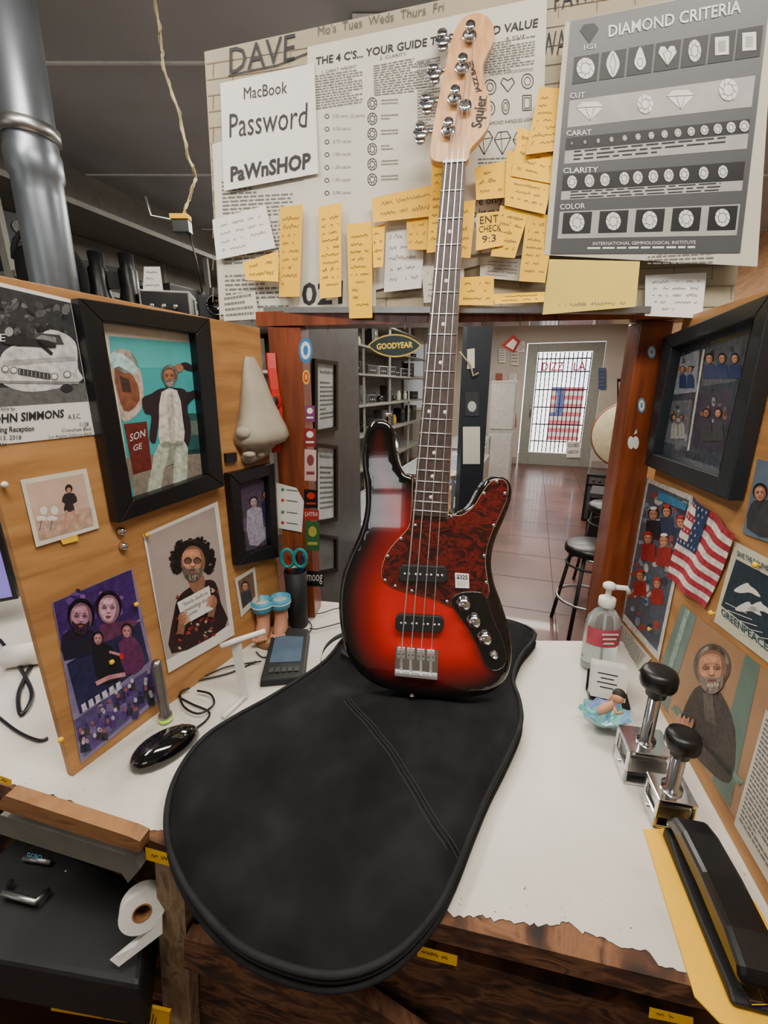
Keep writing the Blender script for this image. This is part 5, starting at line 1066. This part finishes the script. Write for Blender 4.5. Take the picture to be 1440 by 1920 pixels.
for (x,y,f,s_) in ((-1.2,1.71,case_item,1.4),(-1.0,1.76,bino,1.1),(-.83,1.81,gear_box,.8),(-.66,1.87,camera_item,1.1),(-1.42,1.67,camera_item,1.2)): f(Vector((x,y,1.856)),s_,.25)
sh=Sheet(Plane((-.8,1.62,1.8),(0,-1,0)),0); sh.base([(270,500),(300,500),(306,545),(268,545)],WHITE); sh.scrib(3,INK); sheet('price_tag','white tag hanging from a camera strap','tag',sh)
# =====================================================================  STORE BEYOND THE OPENING
CPN=Plane((-.224,1.4,1),(1,-.34,0)); 
mb=MB(); A=Vector((-.235,1.37,0)); Dv=Vector((.34,1,0)).normalized()
mb.prism([A,A+Dv*.42,A+Dv*.42-CPN.n*.02,A-CPN.n*.02],(0,0,1.98),col('5E6060',.4,.3)); mk(mb,'display_board','grey upright board hung with framed certificates','board')
for i,(v0,v1) in enumerate(((672,815),(830,985),(1000,1080))):
    q=[(591,v0),(634,v0+6),(634,v1-8),(591,v1)]; qi=[(596,v0+8),(630,v0+12),(630,v1-15),(596,v1-9)]
    CPL=Plane(A+Vector((0,0,1)),CPN.n); e=thing('framed_certificate','thin black frame with a printed certificate','certificate',CPL.hit(610,v1,.01),group='framed certificates')
    mk(pframe(CPL,.001,q,qi,.01,BLACK),'frame',parent=e); sh=Sheet(CPL,.002); sh.base(qi,col('B8C0BC') if i<2 else col('6A6A6A'))
    if i<2: sh.text('Institute of',600,v0+28,627,v0+30,7,INK)
    sh.bars(9,INKG,q=[(598,v0+38),(628,v0+40),(628,v1-24),(598,v1-18)]); mk(sh,'certificate',parent=e)
GL=col('D8E4E4',.03,0,.02,alpha=.18)
for k,y0 in enumerate((1.9,3.4,4.9)):
    D=Vector((.322,.947,0)); Rr=Vector((.947,-.322,0)); O=Vector((-.44+.34*(y0-1.9),y0,0)); Ln=1.42; Wd=.5
    e=thing('display_showcase','glass topped jewelry showcase counter','showcase',O+D*Ln/2+Rr*Wd/2,group='showcases')
    def Q(a,b,z): return O+Rr*a+D*b+Vector((0,0,z))
    mb=MB(); mb.prism([Q(0,0,0),Q(Wd,0,0),Q(Wd,Ln,0),Q(0,Ln,0)],(0,0,.68),col('9A978E')); mk(mb,'cabinet',parent=e)
    mb=MB()
    for a,b in((0,0),(Wd-.02,0),(Wd-.02,Ln-.02),(0,Ln-.02)): mb.prism([Q(a,b,.68),Q(a+.02,b,.68),Q(a+.02,b+.02,.68),Q(a,b+.02,.68)],(0,0,.26),STEEL)
    for (a0,b0,a1,b1) in((0,0,Wd,.02),(0,Ln-.02,Wd,Ln),(0,0,.02,Ln),(Wd-.02,0,Wd,Ln)): mb.prism([Q(a0,b0,.93),Q(a1,b0,.93),Q(a1,b1,.93),Q(a0,b1,.93)],(0,0,.015),STEEL)
    mk(mb,'metal_trim',parent=e)
    mb=MB(); mb.prism([Q(.02,.02,.935),Q(Wd-.02,.02,.935),Q(Wd-.02,Ln-.02,.935),Q(.02,Ln-.02,.935)],(0,0,.004),GL); mk(mb,'glass_top','clear glass',parent=e)
    mb=MB()
    for i in range(4):
        m_=[col('2A4A8A'),col('D8D4CC'),col('3A5A9A'),col('B8A890')][(i+k)%4]; b0=.06+i*.34; mb.prism([Q(.05,b0,.681),Q(Wd-.05,b0,.681),Q(Wd-.05,b0+.28,.681),Q(.05,b0+.28,.681)],(0,0,.12),m_)
    tr=mk(mb,'jewelry_tray','lined display tray',parent=e)
    mb=MB()
    for i in range(4):
        for a in range(9):
            for b in range(6):
                c=Q(.08+a*.042,.09+i*.34+b*.042,.806); mb.box(c,(.014,.014,.012),random.choice([col('D8B850',.25,1),CHROME,MBLACK]),Matrix.Rotation(random.random(),3,'Z'))
    o_=mk(mb,'rings','rows of small rings and watches',parent=tr); o_['kind']='stuff'
GP=Plane((0,3.2,2),(0,-1,0)); sh=Sheet(GP,0)
def oval(rx,ry,n=28): 
    return [(740+rx*math.cos(2*math.pi*i/n),648+ry*math.sin(2*math.pi*i/n)*abs(math.sin(2*math.pi*i/n))**.6) for i in range(n)]
sh.prism([GP.hit(u,v,0) for u,v in oval(50,22)],Vector((0,.02,0)),col('C0A030')); sh.poly(oval(47,19),col('0E2426'),2); sh.text('GOODYEAR',706,655,774,651,11,col('E0BC30'),6,.04)
sheet('oval_sign','dark green oval shop sign with yellow letters','sign',sh)
e=thing('display_column','dark blue-black column with posted papers and cords','column',(.64,3.2,0))
mb=MB(); mb.box((.65,3.2,1.4),(.17,.17,2.79),col('161C24',.5)); mk(mb,'column_core',parent=e)
KP=Plane((.65,3.11,1),(0,-1,0))
sh=Sheet(KP,.002); sh.base([(876,655),(890,653),(890,690),(876,692)],PAPER); sh.poly([(872,735),(898,735),(898,780),(872,780)],col('2A2A2E'),1); sh.ell(885,762,8,10,LG,2); sh.poly([(868,800),(900,800),(900,870),(868,870)],PAPER,1); mk(sh,'posted_paper','white posted papers',parent=e)
mb=MB(); mb.tube([KP.hit(862+i*5,660+i*6 if i<5 else 720-i*3,.02) for i in range(8)],.006,col('A89870'),6); mk(mb,'cord','tan cord',parent=e)
e=thing('storage_locker','pale upright cabinet beside the dark column','cabinet',(1.95,7.2,0))
R=Matrix.Rotation(-.3,3,'Z'); mb=MB(); mb.box((1.95,7.2,.85),(.42,.36,1.7),col('A09E98',.45),R); mk(mb,'locker_body',parent=e,bevel=.01)
mb=MB(); mb.box(Vector((1.95,7.2,1.3))+R@Vector((0,-.185,0)),(.36,.012,.7),col('B4B2AC',.4),R); mb.box(Vector((1.95,7.2,.5))+R@Vector((0,-.185,0)),(.36,.012,.75),col('B4B2AC',.4),R); mk(mb,'locker_door',parent=e,bevel=.003)
def notice(pl,q,t,label,tc=INK,bg=WHITE,off=.003):
    sh=Sheet(pl,off); sh.base(q,bg); 
    for i,s_ in enumerate(t): 
        y=q[0][1]+(q[3][1]-q[0][1])*(i+.8)/(len(t)+.4); w=q[1][0]-q[0][0]; sh.text(s_,q[0][0]+w*.1,y,q[1][0]-w*.1,y,(q[3][1]-q[0][1])*.5/(len(t)+.4),tc,3,.02)
    if not t: sh.bars(5,INKG)
    sheet('posted_notice',label,'notice',sh,group='posted notices')
notice(BACK,[(935,826),(960,826),(960,866),(935,866)],['CLOSED','LABOR DAY'],'white closed notice taped on the wall')
notice(BACK,[(1062,828),(1088,828),(1088,858),(1062,858)],['CLOSED','LABOR DAY'],'small white closed notice taped on the door',off=.06)
for q in([(955,700),(968,700),(968,715),(955,715)],[(958,650),(972,650),(972,685),(958,685)],[(950,735),(966,735),(966,760),(950,760)],[(955,775),(968,775),(968,800),(955,800)],[(1122,690),(1136,690),(1136,730),(1122,730)],[(935,655),(948,655),(948,680),(935,680)],[(930,700),(942,700),(942,730),(930,730)],[(972,640),(984,640),(984,660),(972,660)]):
    notice(BACK,q,[],'small printed notice on the shop front wall',bg=random.choice([WHITE,PAPER,col('A0382A'),col('2E4A7A'),col('2A2A2A')]),off=.04)
e=MB(); hp=Plane((0,7,2),(0,-1,0)); e.prism([hp.hit(u,v) for u,v in((940,648),(962,628),(976,640),(964,662))],(0,.01,0),col('A02A2A')); e.prism([hp.hit(u,v,.011) for u,v in((948,648),(962,635),(970,642),(962,656))],(0,.002,0),WHITE); mk(e,'hanging_sign','red and white hanging shop sign near the door','sign')
def stool(P,h,r):
    e=thing('stool','round black bar stool with metal legs','stool',P,group='black stools')
    mb=MB(); mb.lathe(P+Vector((0,0,h-.06)),(0,0,1),[(r*.9,0),(r,.01),(r,.045),(r*.9,.06),(.001,.064)],BLACK,28); mk(mb,'seat','black padded seat',parent=e)
    for k in range(4):
        a=math.pi/4+k*math.pi/2; mb=MB(); mb.tube([P+Vector((math.cos(a)*r*.75,math.sin(a)*r*.75,h-.06)),P+Vector((math.cos(a)*r*1.25,math.sin(a)*r*1.25,.0))],.013,MBLACK,8); mk(mb,'leg',parent=e)
    mb=MB(); mb.tube([P+Vector((math.cos(t)*r*1.08,math.sin(t)*r*1.08,h*.38)) for t in [2*math.pi*i/28 for i in range(28)]],.01,STEEL,8,True); mk(mb,'foot_ring','metal foot ring',parent=e)
    mb=MB(); mb.tube([P+Vector((math.cos(t)*r*.88,math.sin(t)*r*.88,h*.78)) for t in [2*math.pi*i/28 for i in range(28)]],.008,MBLACK,8,True); mk(mb,'brace_ring',parent=e)
stool(Vector((1.37,2.62,0)),.62,.17); stool(Vector((1.8,3.25,0)),.72,.17)
P=Vector((2.75,5.1,0)); R=Matrix.Rotation(-.5,3,'Z'); e=thing('guitar_amplifier','black guitar amplifier standing on the floor','amplifier',P)
mb=MB(); mb.box(P+Vector((0,0,.3)),(.5,.28,.6),BLACK,R); mk(mb,'cabinet',parent=e,bevel=.01)
mb=MB(); mb.box(P+R@Vector((0,-.142,.24)),(.44,.01,.4),DG2,R); mk(mb,'speaker_grille',parent=e)
mb=MB(); mb.box(P+R@Vector((0,-.142,.52)),(.44,.01,.08),STEEL,R)
for k in range(6): mb.lathe(P+R@Vector((-.17+k*.068,-.147,.52)),R@Vector((0,-1,0)),[(.015,0),(.013,.02)],BLACK,12)
mk(mb,'control_panel','silver control panel',parent=e)
P=Vector((2.35,4.3,0)); e=thing('black_trunk','black storage trunk on the shop floor','trunk',P); mb=MB(); mb.box(P+Vector((.05,.1,.26)),(.36,.4,.52),BLACK,R); mk(mb,'trunk_body',parent=e,bevel=.01); mb=MB(); mb.box(P+Vector((.05,.1,.535)),(.37,.41,.03),DG2,R); mk(mb,'lid',parent=e)
axd=Vector((-.75,-.66,0)).normalized()
c=Vector((2.03,3.62,1.22)); e=thing('drum','round drum with a cream head on a stand','drum',Vector((c.x,c.y,0)))
mb=MB(); mb.lathe(c,axd,[(.26,-.07),(.27,-.06),(.27,.05),(.255,.06)],col('7A4A2A',.4),36); mk(mb,'shell',parent=e)
mb=MB(); mb.lathe(c+axd*.0601,axd,[(.252,0),(.25,.003)],col('C4B692',.5),36); mk(mb,'drum_head','cream drum skin',parent=e)
mb=MB(); mb.tube([c+Vector((0,0,-.26)),Vector((c.x,c.y,.3))],.015,CHROME)
for k in range(3): a=k*2.1+.4; mb.tube([Vector((c.x,c.y,.4)),Vector((c.x+.2*math.cos(a),c.y+.2*math.sin(a),.01))],.01,CHROME)
mk(mb,'stand','chrome tripod stand',parent=e)
RWP=Plane((3.46,6.5,1),(0,-1,0)); sh=Sheet(RWP,.004); sh.base([(1157,710),(1196,710),(1196,784),(1157,784)],col('1A1A1A')); sh.poly([(1160,716),(1193,716),(1193,778),(1160,778)],WHITE,1); sh.text('LUCKY PUNK',1162,727,1192,727,7,col('2A7A3A'),4,.03); sh.ell(1177,750,10,14,RED,2); sh.ell(1177,752,6,7,SKIN,3); sh.poly([(1162,765),(1192,765),(1192,776),(1162,776)],col('3A8A4A'),3); sheet('framed_poster','small framed poster with green lettering on the wooden pier','poster',sh)
# =====================================================================  WORLD + CAMERA
w=bpy.data.worlds.new('world'); S.world=w; w.use_nodes=True; nt=w.node_tree; bg=nt.nodes['Background']; bg.inputs['Color'].default_value=(1,.97,.93,1); bg.inputs['Strength'].default_value=.8
cd=bpy.data.cameras.new('camera'); cd.sensor_fit='VERTICAL'; cd.sensor_height=36; cd.lens=F/1920*36; cd.clip_start=.01
co=bpy.data.objects.new('camera',cd); S.collection.objects.link(co); co.location=CAM; co.rotation_euler=(math.pi/2-TH,0,0); S.camera=co
